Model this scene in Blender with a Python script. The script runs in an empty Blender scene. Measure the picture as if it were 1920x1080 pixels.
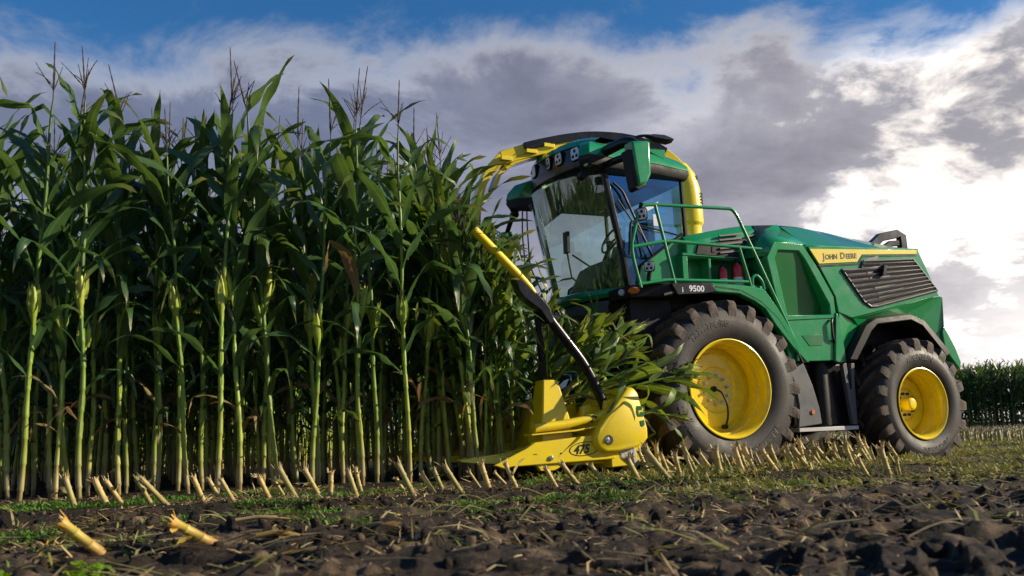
import bpy, bmesh, math, random
import numpy as np
from mathutils import Vector, Matrix, Euler

random.seed(7)
RNG = np.random.default_rng(7)
scene = bpy.context.scene
COL = scene.collection
PI = math.pi

# ------------------------------------------------------------------ camera
F_PX, PITCH, ROLL, CAM_H = 1680.0, 0.16449, 0.03106, 0.4773
cam_d = bpy.data.cameras.new('camera')
cam = bpy.data.objects.new('camera', cam_d)
COL.objects.link(cam)
_fw = Vector((0, math.cos(PITCH), math.sin(PITCH)))
_r = Vector((1, 0, 0))
_u = _r.cross(_fw)
_R = _r * math.cos(ROLL) - _u * math.sin(ROLL)
_U = _r * math.sin(ROLL) + _u * math.cos(ROLL)
_m = Matrix((_R, _U, -_fw)).transposed().to_4x4()
_m.translation = Vector((0, 0, CAM_H))
cam.matrix_world = _m
cam_d.sensor_width = 36
cam_d.lens = F_PX / 1920 * 36
cam_d.clip_start = 0.05
cam_d.clip_end = 9000
cam_d.dof.use_dof = True
cam_d.dof.focus_distance = 10.0
cam_d.dof.aperture_fstop = 2.8
scene.camera = cam

# ------------------------------------------------------------------ sun, sky, exposure
SUN_AZ, SUN_EL = math.radians(90), math.radians(23)     # azimuth clockwise from +Y (view direction)
world = bpy.data.worlds.new('World')
scene.world = world
world.use_nodes = True
sun_d = bpy.data.lights.new('sun', 'SUN')
sun_d.energy = 5.0
sun_d.angle = math.radians(0.6)
sun_d.color = (1.0, 0.86, 0.64)
sun = bpy.data.objects.new('sun', sun_d)
COL.objects.link(sun)
sdir = Vector((math.sin(SUN_AZ) * math.cos(SUN_EL), math.cos(SUN_AZ) * math.cos(SUN_EL), math.sin(SUN_EL)))
sun.rotation_euler = sdir.to_track_quat('Z', 'Y').to_euler()
sun.location = sdir * 50
scene.view_settings.view_transform = 'Standard'
scene.view_settings.look = 'None'
scene.view_settings.exposure = 0.32
scene.view_settings.gamma = 1.0
scene.cycles.max_bounces = 8
scene.cycles.transparent_max_bounces = 16


def nodes_of(idb):
    idb.use_nodes = True
    nt = idb.node_tree
    nt.nodes.clear()
    return nt, nt.nodes, nt.links


def build_sky():
    nt, N, L = nodes_of(world)
    out = N.new('ShaderNodeOutputWorld')
    sky = N.new('ShaderNodeTexSky')
    sky.sky_type = 'NISHITA'
    sky.sun_disc = False
    sky.sun_elevation = SUN_EL
    sky.sun_rotation = SUN_AZ
    sky.air_density = 1.0
    sky.dust_density = 0.3
    sky.ozone_density = 5.0
    bg_sky = N.new('ShaderNodeBackground')
    bg_sky.inputs['Strength'].default_value = 0.10
    hsky = N.new('ShaderNodeHueSaturation'); hsky.inputs['Saturation'].default_value = 1.2
    L.new(sky.outputs[0], hsky.inputs['Color']); L.new(hsky.outputs[0], bg_sky.inputs['Color'])
    tc = N.new('ShaderNodeTexCoord')
    sep = N.new('ShaderNodeSeparateXYZ')
    L.new(tc.outputs['Generated'], sep.inputs[0])

    def math_(op, a, b=None, clamp=False):
        n = N.new('ShaderNodeMath'); n.operation = op; n.use_clamp = clamp
        for i, v in enumerate((a, b)):
            if v is None: continue
            if isinstance(v, (int, float)): n.inputs[i].default_value = v
            else: L.new(v, n.inputs[i])
        return n.outputs[0]

    def ramp(v, stops, interp='EASE'):
        n = N.new('ShaderNodeValToRGB'); n.color_ramp.interpolation = interp
        e = n.color_ramp.elements
        e[0].position, e[0].color = stops[0]
        e[1].position, e[1].color = stops[-1]
        for p, c in stops[1:-1]:
            x = e.new(p); x.color = c
        L.new(v, n.inputs[0])
        return n.outputs[0]

    def noise(vec, scale, detail=6, rough=0.55, dist=0.0):
        n = N.new('ShaderNodeTexNoise')
        n.inputs['Scale'].default_value = scale
        n.inputs['Detail'].default_value = detail
        n.inputs['Roughness'].default_value = rough
        n.inputs['Distortion'].default_value = dist
        L.new(vec, n.inputs['Vector'])
        return n.outputs[0]

    def mix(f, a, b, mode='MIX'):
        n = N.new('ShaderNodeMix'); n.data_type = 'RGBA'; n.blend_type = mode
        for i, v in ((0, f), (6, a), (7, b)):
            if isinstance(v, (int, float)): n.inputs[i].default_value = v
            elif isinstance(v, tuple): n.inputs[i].default_value = v
            else: L.new(v, n.inputs[i])
        return n.outputs[2]

    x, y, z = sep.outputs
    zp = math_('ADD', math_('MAXIMUM', z, 0.0), 0.30)
    comb = N.new('ShaderNodeCombineXYZ')
    L.new(math_('DIVIDE', x, zp), comb.inputs[0])
    L.new(math_('DIVIDE', y, zp), comb.inputs[1])
    comb.inputs[2].default_value = SKY_SEED
    P = comb.outputs[0]
    big = noise(P, 1.3, 4, 0.5, 0.3)
    mid = noise(P, 3.0, 9, 0.6, 0.35)
    fine = noise(P, 9.0, 8, 0.62, 0.3)

    def dot(v):
        n = N.new('ShaderNodeVectorMath'); n.operation = 'DOT_PRODUCT'
        L.new(tc.outputs['Generated'], n.inputs[0])
        n.inputs[1].default_value = Vector(v).normalized()
        return n.outputs['Value']

    # cloud deck: full below about 20 degrees, breaking up into blue above
    edge = math_('ADD', z, math_('MULTIPLY', math_('SUBTRACT', mid, 0.5), 0.26))
    edge = math_('ADD', edge, math_('MULTIPLY', math_('SUBTRACT', big, 0.5), 0.14))
    edge = math_('ADD', edge, math_('MULTIPLY', math_('MULTIPLY', x, x), 0.26))
    edge = math_('ADD', edge, math_('MULTIPLY', x, 0.02))
    edge = math_('ADD', edge, math_('MULTIPLY', math_('SUBTRACT', fine, 0.5), 0.05))
    cover = ramp(edge, [(0.0, (1, 1, 1, 1)), (SKY_EDGE - 0.02, (1, 1, 1, 1)), (SKY_EDGE + 0.05, (0, 0, 0, 1)), (1.0, (0, 0, 0, 1))], 'EASE')
    rim = ramp(edge, [(0.0, (0, 0, 0, 1)), (SKY_EDGE - 0.035, (0, 0, 0, 1)), (SKY_EDGE + 0.005, (1, 1, 1, 1)), (1.0, (1, 1, 1, 1))], 'EASE')
    # cloud body: lavender-grey low, slate higher, with lighter billows
    body = ramp(z, [(0.0, (0.50, 0.48, 0.52, 1)), (0.12, (0.33, 0.345, 0.425, 1)), (0.26, (0.160, 0.188, 0.285, 1)), (0.36, (0.16, 0.19, 0.29, 1)), (1.0, (0.3, 0.33, 0.42, 1))], 'LINEAR')
    bil = ramp(mid, [(0.0, (0.70, 0.70, 0.74, 1)), (0.38, (0.84, 0.85, 0.89, 1)), (0.50, (1.08, 1.07, 1.07, 1)), (0.62, (1.5, 1.45, 1.38, 1)), (1.0, (1.9, 1.8, 1.68, 1))], 'EASE')
    body = mix(1.0, body, bil, 'MULTIPLY')
    bil2 = ramp(fine, [(0.0, (0.75, 0.76, 0.80, 1)), (0.5, (1, 1, 1, 1)), (1.0, (1.3, 1.26, 1.2, 1))], 'LINEAR')
    body = mix(1.0, body, bil2, 'MULTIPLY')
    body = mix(math_('MULTIPLY', rim, 0.45), body, (0.66, 0.68, 0.74, 1))
    # the hidden sun lights the clouds on the right
    g = dot((math.sin(math.radians(31)) * math.cos(math.radians(16)), math.cos(math.radians(31)) * math.cos(math.radians(16)), math.sin(math.radians(16))))
    g = math_('ADD', g, math_('MULTIPLY', math_('SUBTRACT', mid, 0.5), 0.13))
    g = math_('ADD', g, math_('MULTIPLY', math_('SUBTRACT', fine, 0.5), 0.07))
    glow = ramp(g, [(0.0, (0, 0, 0, 1)), (0.78, (0.0, 0.0, 0.0, 1)), (0.91, (0.075, 0.055, 0.030, 1)), (0.955, (0.15, 0.12, 0.08, 1)), (0.985, (0.22, 0.185, 0.13, 1)), (1.0, (0.9, 0.79, 0.62, 1))], 'LINEAR')
    body = mix(1.0, body, glow, 'ADD')
    low = dot((math.sin(math.radians(33)), math.cos(math.radians(33)), 0.02))
    lowg = ramp(low, [(0.0, (0, 0, 0, 1)), (0.965, (0, 0, 0, 1)), (0.990, (0.15, 0.14, 0.125, 1)), (1.0, (0.62, 0.58, 0.52, 1))], 'LINEAR')
    body = mix(1.0, body, lowg, 'ADD')
    bg_c = N.new('ShaderNodeBackground')
    bg_c.inputs['Strength'].default_value = 0.84
    L.new(body, bg_c.inputs['Color'])
    ms = N.new('ShaderNodeMixShader')
    L.new(cover, ms.inputs[0])
    L.new(bg_sky.outputs[0], ms.inputs[1])
    L.new(bg_c.outputs[0], ms.inputs[2])
    L.new(ms.outputs[0], out.inputs['Surface'])


SKY_EDGE = 0.424
SKY_SEED = 27.7
build_sky()


# ------------------------------------------------------------------ materials
def ramp_node(N, L, src, stops, interp='LINEAR'):
    n = N.new('ShaderNodeValToRGB')
    n.color_ramp.interpolation = interp
    e = n.color_ramp.elements
    e[0].position, e[0].color = stops[0]
    e[1].position, e[1].color = stops[-1]
    for p, c in stops[1:-1]:
        q = e.new(p); q.color = c
    L.new(src, n.inputs[0])
    return n.outputs[0]


def c4(c):
    return (c[0], c[1], c[2], 1)


def surf(name, col, rough=0.5, metal=0.0, coat=0.0, dust=None, dust_amt=0.3, scale=6.0, bump=0.0, bump_scale=40.0, spec=0.5, settle=True):
    """Paint, plastic, rubber: a base colour with a mottled layer of field dust and uneven gloss."""
    m = bpy.data.materials.new(name)
    nt, N, L = nodes_of(m)
    out = N.new('ShaderNodeOutputMaterial')
    b = N.new('ShaderNodeBsdfPrincipled')
    L.new(b.outputs[0], out.inputs[0])
    b.inputs['Metallic'].default_value = metal
    b.inputs['Coat Weight'].default_value = coat
    b.inputs['Coat Roughness'].default_value = 0.08
    b.inputs['Specular IOR Level'].default_value = spec
    tc = N.new('ShaderNodeTexCoord')
    nz = N.new('ShaderNodeTexNoise')
    nz.inputs['Scale'].default_value = scale
    nz.inputs['Detail'].default_value = 8
    nz.inputs['Roughness'].default_value = 0.65
    L.new(tc.outputs['Object'], nz.inputs['Vector'])
    d = dust if dust else tuple(min(1, v * 1.12 + 0.004) for v in col)
    mixc = N.new('ShaderNodeMix'); mixc.data_type = 'RGBA'
    mixc.inputs[6].default_value = c4(col)
    mixc.inputs[7].default_value = c4(d)
    f = ramp_node(N, L, nz.outputs[0], [(0.42, (0, 0, 0, 1)), (0.72, (dust_amt,) * 3 + (1,))])
    L.new(f, mixc.inputs[0])
    # field dust settled on upward faces, and fine spatter
    geo = N.new('ShaderNodeNewGeometry'); sg = N.new('ShaderNodeSeparateXYZ'); L.new(geo.outputs['Normal'], sg.inputs[0])
    upf = ramp_node(N, L, sg.outputs[2], [(0.55, (0, 0, 0, 1)), (1.0, (0.55, 0.55, 0.55, 1))])
    n3 = N.new('ShaderNodeTexNoise'); n3.inputs['Scale'].default_value = 85; n3.inputs['Detail'].default_value = 4; L.new(tc.outputs['Object'], n3.inputs['Vector'])
    spk = ramp_node(N, L, n3.outputs[0], [(0.62, (0, 0, 0, 1)), (0.70, (0.5, 0.5, 0.5, 1))])
    k1 = N.new('ShaderNodeMath'); k1.operation = 'MULTIPLY'; L.new(upf, k1.inputs[0]); L.new(nz.outputs[0], k1.inputs[1])
    k2 = N.new('ShaderNodeMath'); k2.operation = 'ADD'; k2.use_clamp = True; L.new(k1.outputs[0], k2.inputs[0]); L.new(spk, k2.inputs[1])
    mdu = N.new('ShaderNodeMix'); mdu.data_type = 'RGBA'; L.new(k2.outputs[0], mdu.inputs[0]); L.new(mixc.outputs[2], mdu.inputs[6]); mdu.inputs[7].default_value = (0.19, 0.15, 0.10, 1)
    if settle: L.new(mdu.outputs[2], b.inputs['Base Color'])
    else: L.new(mixc.outputs[2], b.inputs['Base Color'])
    rr = ramp_node(N, L, nz.outputs[0], [(0.3, (rough * 0.8,) * 3 + (1,)), (0.75, (min(1, rough * 1.35),) * 3 + (1,))])
    L.new(rr, b.inputs['Roughness'])
    if bump:
        n2 = N.new('ShaderNodeTexNoise'); n2.inputs['Scale'].default_value = bump_scale; n2.inputs['Detail'].default_value = 5
        L.new(tc.outputs['Object'], n2.inputs['Vector'])
        bp = N.new('ShaderNodeBump'); bp.inputs['Strength'].default_value = bump; bp.inputs['Distance'].default_value = 0.01
        L.new(n2.outputs[0], bp.inputs['Height'])
        L.new(bp.outputs[0], b.inputs['Normal'])
    return m


def glass_mat(name, tint, refl=0.12, gcol=(0.9, 0.95, 1)):
    m = bpy.data.materials.new(name)
    nt, N, L = nodes_of(m)
    out = N.new('ShaderNodeOutputMaterial')
    t = N.new('ShaderNodeBsdfTransparent'); t.inputs[0].default_value = c4(tint)
    g = N.new('ShaderNodeBsdfGlossy'); g.inputs['Roughness'].default_value = 0.015
    g.inputs[0].default_value = c4(gcol)
    fr = N.new('ShaderNodeFresnel'); fr.inputs[0].default_value = 1.5
    ad = N.new('ShaderNodeMath'); ad.operation = 'ADD'; ad.use_clamp = True
    L.new(fr.outputs[0], ad.inputs[0]); ad.inputs[1].default_value = refl
    mx = N.new('ShaderNodeMixShader')
    L.new(ad.outputs[0], mx.inputs[0]); L.new(t.outputs[0], mx.inputs[1]); L.new(g.outputs[0], mx.inputs[2])
    L.new(mx.outputs[0], out.inputs[0])
    return m


def plant_mat(name, stops, axis='Z', vein=None, trans=0.25, rough=0.42, var=0.35, zlen=3.6, noise_scale=5.0, spec=0.5, streak=False):
    """Leaf or stalk: colour along the plant (object Z) or plain, random per plant, translucent."""
    m = bpy.data.materials.new(name)
    nt, N, L = nodes_of(m)
    out = N.new('ShaderNodeOutputMaterial')
    tc = N.new('ShaderNodeTexCoord')
    nz = N.new('ShaderNodeTexNoise'); nz.inputs['Scale'].default_value = noise_scale; nz.inputs['Detail'].default_value = 4
    if streak:      # fibres along the stalk
        vm = N.new('ShaderNodeVectorMath'); vm.operation = 'MULTIPLY'; vm.inputs[1].default_value = (9, 9, 0.7)
        L.new(tc.outputs['Object'], vm.inputs[0]); L.new(vm.outputs[0], nz.inputs['Vector'])
    else:
        L.new(tc.outputs['Object'], nz.inputs['Vector'])
    sp = N.new('ShaderNodeSeparateXYZ'); L.new(tc.outputs['Object'], sp.inputs[0])
    a = N.new('ShaderNodeMath'); a.operation = 'MULTIPLY_ADD'
    L.new(sp.outputs[2], a.inputs[0]); a.inputs[1].default_value = 1.0 / zlen
    s = N.new('ShaderNodeMath'); s.operation = 'MULTIPLY_ADD'; L.new(nz.outputs[0], s.inputs[0]); s.inputs[1].default_value = 0.14; s.inputs[2].default_value = -0.07
    L.new(s.outputs[0], a.inputs[2])
    colr = ramp_node(N, L, a.outputs[0], [(p, c4(c)) for p, c in stops])
    oi = N.new('ShaderNodeObjectInfo')
    hs = N.new('ShaderNodeHueSaturation')
    L.new(colr, hs.inputs['Color'])
    v1 = N.new('ShaderNodeMath'); v1.operation = 'MULTIPLY_ADD'; L.new(oi.outputs['Random'], v1.inputs[0]); v1.inputs[1].default_value = var; v1.inputs[2].default_value = 1 - var / 2
    v2 = N.new('ShaderNodeMath'); v2.operation = 'MULTIPLY_ADD'; L.new(nz.outputs[0], v2.inputs[0]); v2.inputs[1].default_value = 0.9; v2.inputs[2].default_value = 0.55
    v3 = N.new('ShaderNodeMath'); v3.operation = 'MULTIPLY'; L.new(v1.outputs[0], v3.inputs[0]); L.new(v2.outputs[0], v3.inputs[1])
    L.new(v3.outputs[0], hs.inputs['Value'])
    h1 = N.new('ShaderNodeMath'); h1.operation = 'MULTIPLY_ADD'; L.new(oi.outputs['Random'], h1.inputs[0]); h1.inputs[1].default_value = -0.03; h1.inputs[2].default_value = 0.515
    L.new(h1.outputs[0], hs.inputs['Hue'])
    col = hs.outputs[0]
    if vein:
        uv = N.new('ShaderNodeUVMap')
        su = N.new('ShaderNodeSeparateXYZ'); L.new(uv.outputs[0], su.inputs[0])
        vr = ramp_node(N, L, su.outputs[0], [(0.0, (0, 0, 0, 1)), (0.43, (0, 0, 0, 1)), (0.48, (0.8,) * 3 + (1,)), (0.52, (0.8,) * 3 + (1,)), (0.57, (0, 0, 0, 1)), (1, (0, 0, 0, 1))])
        mv = N.new('ShaderNodeMix'); mv.data_type = 'RGBA'; L.new(vr, mv.inputs[0]); L.new(col, mv.inputs[6]); mv.inputs[7].default_value = c4(vein)
        col = mv.outputs[2]
        # withered tips and edges
        tp = N.new('ShaderNodeMath'); tp.operation = 'MULTIPLY_ADD'; L.new(nz.outputs[0], tp.inputs[0]); tp.inputs[1].default_value = 0.55; L.new(su.outputs[1], tp.inputs[2])
        tr = ramp_node(N, L, tp.outputs[0], [(0.0, (0, 0, 0, 1)), (0.60, (0, 0, 0, 1)), (1.0, (0.85, 0.85, 0.85, 1))])
        tq = N.new('ShaderNodeMath'); tq.operation = 'SUBTRACT'; L.new(tp.outputs[0], tq.inputs[0]); tq.inputs[1].default_value = 0.47
        L.new(tq.outputs[0], tr.node.inputs[0])
        mt = N.new('ShaderNodeMix'); mt.data_type = 'RGBA'; L.new(tr, mt.inputs[0]); L.new(col, mt.inputs[6]); mt.inputs[7].default_value = (0.24, 0.17, 0.06, 1)
        col = mt.outputs[2]
    b = N.new('ShaderNodeBsdfPrincipled')
    L.new(col, b.inputs['Base Color'])
    b.inputs['Roughness'].default_value = rough
    b.inputs['Specular IOR Level'].default_value = spec
    if vein:
        # fine parallel ribs along the blade
        w = N.new('ShaderNodeMath'); w.operation = 'SINE'
        w0 = N.new('ShaderNodeMath'); w0.operation = 'MULTIPLY'; L.new(su.outputs[0], w0.inputs[0]); w0.inputs[1].default_value = 75
        L.new(w0.outputs[0], w.inputs[0])
        bp = N.new('ShaderNodeBump'); bp.inputs['Strength'].default_value = 0.25; bp.inputs['Distance'].default_value = 0.002
        L.new(w.outputs[0], bp.inputs['Height']); L.new(bp.outputs[0], b.inputs['Normal'])
    if trans > 0:
        t = N.new('ShaderNodeBsdfTranslucent')
        ht = N.new('ShaderNodeHueSaturation'); ht.inputs['Hue'].default_value = 0.475; ht.inputs['Saturation'].default_value = 1.15; ht.inputs['Value'].default_value = 1.7
        L.new(col, ht.inputs['Color']); L.new(ht.outputs[0], t.inputs[0])
        mx = N.new('ShaderNodeMixShader'); mx.inputs[0].default_value = trans
        L.new(b.outputs[0], mx.inputs[1]); L.new(t.outputs[0], mx.inputs[2]); L.new(mx.outputs[0], out.inputs[0])
    else:
        L.new(b.outputs[0], out.inputs[0])
    return m


M = {}
DUST = (0.20, 0.16, 0.11)
M['green'] = surf('green_paint', (0.004, 0.28, 0.072), 0.24, coat=0.7, dust=(0.035, 0.24, 0.10), dust_amt=0.55, scale=5)
M['green_dark'] = surf('green_paint_shaded', (0.003, 0.17, 0.034), 0.30, coat=0.5, dust=(0.012, 0.11, 0.035), dust_amt=0.5, scale=2.2)  # darker copy of the green: shade of recessed panels put into the colour
M['yellow'] = surf('yellow_paint', (0.88, 0.66, 0.001), 0.36, coat=0.35, dust=(0.60, 0.46, 0.06), dust_amt=0.5, scale=7)
M['yellow_rim'] = surf('yellow_rim_paint', (0.92, 0.70, 0.001), 0.33, coat=0.4, dust=(0.55, 0.40, 0.06), dust_amt=0.45, scale=7)
M['black'] = surf('black_plastic', (0.008, 0.008, 0.009), 0.48, dust=(0.03, 0.027, 0.025), dust_amt=0.4, spec=0.25)
M['black_gloss'] = surf('black_gloss', (0.008, 0.009, 0.012), 0.30, coat=0.15, dust=(0.02, 0.02, 0.024), dust_amt=0.5, spec=0.3)
M['dark'] = surf('dark_frame', (0.010, 0.009, 0.009), 0.6, dust=(0.03, 0.025, 0.02), dust_amt=0.5)
M['grey'] = surf('grey_plastic', (0.095, 0.10, 0.108), 0.45, dust=(0.16, 0.15, 0.14), dust_amt=0.5)
M['slat'] = surf('grille_slat', (0.035, 0.036, 0.045), 0.42, dust=(0.07, 0.066, 0.065), dust_amt=0.6)
M['rubber'] = surf('tyre_rubber', (0.018, 0.017, 0.017), 0.6, dust=(0.085, 0.064, 0.049), dust_amt=0.5, scale=3.2, bump=0.25, bump_scale=60)
M['lug'] = surf('muddy_lug', (0.036, 0.028, 0.023), 0.78, dust=(0.15, 0.11, 0.082), dust_amt=0.9, scale=6, bump=0.5, bump_scale=35)
M['letter'] = surf('raised_rubber', (0.010, 0.010, 0.011), 0.5, dust=(0.03, 0.028, 0.026), dust_amt=0.5)
M['steel'] = surf('bright_steel', (0.55, 0.55, 0.56), 0.28, metal=1.0, dust=(0.4, 0.38, 0.35), dust_amt=0.5, settle=False)
M['alu'] = surf('step_aluminium', (0.50, 0.49, 0.48), 0.5, metal=0.3, dust=(0.36, 0.33, 0.30), dust_amt=0.6)
M['white'] = surf('white_plastic', (0.75, 0.77, 0.80), 0.3, coat=0.3, settle=False)
M['lampglass'] = surf('lamp_glass', (0.62, 0.66, 0.74), 0.12, coat=0.8, settle=False)
M['orange'] = surf('orange_lens', (0.75, 0.19, 0.02), 0.2, coat=0.6)
M['red'] = surf('red_paint', (0.75, 0.012, 0.015), 0.28, coat=0.5)
M['seat'] = surf('seat_fabric', (0.022, 0.028, 0.026), 0.8)
M['cabin'] = surf('cabin_trim', (0.05, 0.055, 0.05), 0.6, dust=(0.085, 0.08, 0.06), dust_amt=0.6)
M['mirror'] = surf('mirror_face', (0.8, 0.82, 0.85), 0.05, metal=1.0)
M['decal_black'] = surf('decal_black', (0.010, 0.012, 0.010), 0.35)
M['decal_green'] = surf('decal_green', (0.004, 0.12, 0.03), 0.35)
M['windscreen'] = glass_mat('windscreen_glass', (0.88, 0.98, 0.93), 0.14, (0.82, 1.0, 0.95))
M['sideglass'] = glass_mat('side_glass', (0.34, 0.70, 1.0), 0.17, (0.26, 0.55, 1.0))

M['leaf'] = plant_mat('maize_leaf', [(0.0, (0.16, 0.13, 0.045)), (0.14, (0.105, 0.15, 0.034)), (0.3, (0.060, 0.128, 0.040)), (0.7, (0.062, 0.134, 0.040)), (1.0, (0.088, 0.155, 0.032))], vein=(0.13, 0.20, 0.075), trans=0.36, rough=0.32, var=0.6, spec=0.75)
M['leaf_dry'] = plant_mat('maize_leaf_dry', [(0.0, (0.26, 0.19, 0.09)), (1.0, (0.30, 0.22, 0.08))], vein=(0.40, 0.32, 0.17), trans=0.3, rough=0.6, var=0.5)
M['leaf_lit'] = plant_mat('maize_leaf_sunlit', [(0.0, (0.10, 0.16, 0.03)), (1.0, (0.10, 0.17, 0.03))], vein=(0.22, 0.28, 0.10), trans=0.3, rough=0.4, var=0.5)  # lighter copy of the leaf green, sunlight put into its colour
M['stalk'] = plant_mat('maize_stalk', [(0.0, (0.20, 0.15, 0.065)), (0.05, (0.31, 0.26, 0.10)), (0.10, (0.27, 0.31, 0.045)), (0.30, (0.20, 0.31, 0.028)), (0.55, (0.12, 0.22, 0.025)), (1.0, (0.06, 0.11, 0.02))], trans=0.0, rough=0.45, var=0.45, noise_scale=7, streak=True)
M['ear'] = plant_mat('maize_husk', [(0.0, (0.30, 0.40, 0.04)), (0.42, (0.29, 0.39, 0.04)), (0.56, (0.42, 0.46, 0.08)), (1.0, (0.30, 0.30, 0.08))], trans=0.12, rough=0.5, var=0.35, noise_scale=14)
M['tassel'] = plant_mat('maize_tassel', [(0.0, (0.09, 0.06, 0.04)), (1.0, (0.075, 0.050, 0.036))], trans=0.0, rough=0.8, var=0.6)
M['straw'] = plant_mat('straw', [(0.0, (0.42, 0.31, 0.14)), (0.5, (0.56, 0.45, 0.20)), (1.0, (0.62, 0.54, 0.30))], trans=0.1, rough=0.6, var=0.5, zlen=0.35, noise_scale=18)
M['stub'] = plant_mat('cut_stalk', [(0.0, (0.32, 0.22, 0.10)), (0.25, (0.44, 0.36, 0.10)), (0.55, (0.50, 0.38, 0.15)), (0.85, (0.56, 0.45, 0.22)), (1.0, (0.66, 0.58, 0.38))], trans=0.0, rough=0.6, var=0.6, zlen=0.34, noise_scale=16, streak=True)
M['stub_orange'] = plant_mat('cut_stalk_orange', [(0.0, (0.42, 0.25, 0.06)), (0.4, (0.50, 0.40, 0.06)), (0.6, (0.62, 0.36, 0.07)), (1.0, (0.70, 0.50, 0.24))], trans=0.0, rough=0.5, var=0.3, zlen=0.34, noise_scale=16, streak=True)
M['moss'] = plant_mat('moss', [(0.0, (0.065, 0.15, 0.012)), (1.0, (0.10, 0.20, 0.015))], trans=0.2, rough=0.6, var=0.3, noise_scale=2.5)
M['weed'] = plant_mat('weed_leaf', [(0.0, (0.20, 0.34, 0.02)), (1.0, (0.27, 0.42, 0.025))], trans=0.3, rough=0.5, var=0.3)
M['chop'] = plant_mat('chopped_leaf', [(0.0, (0.28, 0.28, 0.055)), (1.0, (0.30, 0.30, 0.06))], trans=0.2, rough=0.6, var=0.3, noise_scale=4)


def soil_mat():
    m = bpy.data.materials.new('field_soil')
    nt, N, L = nodes_of(m)
    out = N.new('ShaderNodeOutputMaterial')
    b = N.new('ShaderNodeBsdfPrincipled')
    L.new(b.outputs[0], out.inputs[0])
    tc = N.new('ShaderNodeTexCoord')

    def nz(scale, detail=8, rough=0.6):
        n = N.new('ShaderNodeTexNoise'); n.inputs['Scale'].default_value = scale
        n.inputs['Detail'].default_value = detail; n.inputs['Roughness'].default_value = rough
        L.new(tc.outputs['Object'], n.inputs['Vector']); return n.outputs[0]
    a = ramp_node(N, L, nz(3.0), [(0.30, (0.010, 0.007, 0.005, 1)), (0.55, (0.026, 0.018, 0.012, 1)), (0.78, (0.13, 0.088, 0.052, 1))])
    # open-side dry crust, sunlit tan put into its colour; the moist strip stays dark
    at = N.new('ShaderNodeAttribute'); at.attribute_name = 'dry'
    dry = ramp_node(N, L, nz(7.0), [(0.36, (0.020, 0.014, 0.010, 1)), (0.51, (0.060, 0.042, 0.027, 1)), (0.66, (0.36, 0.25, 0.15, 1))])
    mx = N.new('ShaderNodeMix'); mx.data_type = 'RGBA'
    L.new(at.outputs['Fac'], mx.inputs[0]); L.new(a, mx.inputs[6]); L.new(dry, mx.inputs[7])
    # straw-coloured chaff ground in
    ch = ramp_node(N, L, nz(38.0, 6, 0.7), [(0.56, (0, 0, 0, 1)), (0.64, (1, 1, 1, 1))])
    at2 = N.new('ShaderNodeAttribute'); at2.attribute_name = 'chaff'
    mm = N.new('ShaderNodeMath'); mm.operation = 'MULTIPLY'; L.new(ch, mm.inputs[0]); L.new(at2.outputs['Fac'], mm.inputs[1])
    mx2 = N.new('ShaderNodeMix'); mx2.data_type = 'RGBA'
    L.new(mm.outputs[0], mx2.inputs[0]); L.new(mx.outputs[2], mx2.inputs[6]); mx2.inputs[7].default_value = (0.30, 0.25, 0.07, 1)
    L.new(mx2.outputs[2], b.inputs['Base Color'])
    b.inputs['Roughness'].default_value = 0.8
    b.inputs['Specular IOR Level'].default_value = 0.3
    bp = N.new('ShaderNodeBump'); bp.inputs['Strength'].default_value = 1.0; bp.inputs['Distance'].default_value = 0.05
    L.new(nz(22.0, 10, 0.72), bp.inputs['Height']); L.new(bp.outputs[0], b.inputs['Normal'])
    return m


M['soil'] = soil_mat()


# ------------------------------------------------------------------ mesh helpers
class MB:
    def __init__(s):
        s.v, s.f, s.m, s.uv = [], [], [], []

    def add(s, vs, fs, mi=0, uv=None):
        o = len(s.v)
        s.v.extend([tuple(p) for p in vs])
        s.f.extend([tuple(i + o for i in q) for q in fs])
        s.m.extend([mi] * len(fs))
        s.uv.extend(uv if uv is not None else [(0.25, 0.0)] * len(vs))

    def mesh(s, name, mats, recalc=True, smooth=True, angle=40):
        me = bpy.data.meshes.new(name)
        me.from_pydata(s.v, [], s.f)
        for m in mats: me.materials.append(m)
        me.polygons.foreach_set('material_index', s.m)
        if recalc:
            bm = bmesh.new(); bm.from_mesh(me)
            bmesh.ops.recalc_face_normals(bm, faces=bm.faces)
            bm.to_mesh(me); bm.free()
        ul = me.uv_layers.new(name='UVMap')
        uva = np.array(s.uv, dtype=np.float32)
        li = np.zeros(len(me.loops), dtype=np.int32)
        me.loops.foreach_get('vertex_index', li)
        ul.data.foreach_set('uv', uva[li].ravel())
        if smooth:
            me.polygons.foreach_set('use_smooth', [True] * len(me.polygons))
            if angle: me.set_sharp_from_angle(angle=math.radians(angle))
        me.update()
        return me


def V(u, w, z):
    return (u, -w, z)


def obj(name, mb, mats, parent=None, bevel=0.0, recalc=True, smooth=True, angle=40, solid=0.0):
    if not isinstance(mats, (list, tuple)): mats = [mats]
    me = mb.mesh(name, mats, recalc, smooth, angle) if isinstance(mb, MB) else mb
    o = bpy.data.objects.new(name, me)
    COL.objects.link(o)
    if parent: o.parent = parent
    if solid:
        md = o.modifiers.new('thick', 'SOLIDIFY'); md.thickness = solid; md.offset = 0
    if bevel:
        md = o.modifiers.new('bevel', 'BEVEL'); md.width = bevel; md.segments = 2; md.limit_method = 'ANGLE'; md.angle_limit = math.radians(35)
    return o


def empty(name, loc=(0, 0, 0), rz=0.0, parent=None):
    o = bpy.data.objects.new(name, None)
    COL.objects.link(o)
    o.location = loc
    o.rotation_euler = (0, 0, rz)
    o.empty_display_size = 0.1
    if parent: o.parent = parent
    return o


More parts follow.
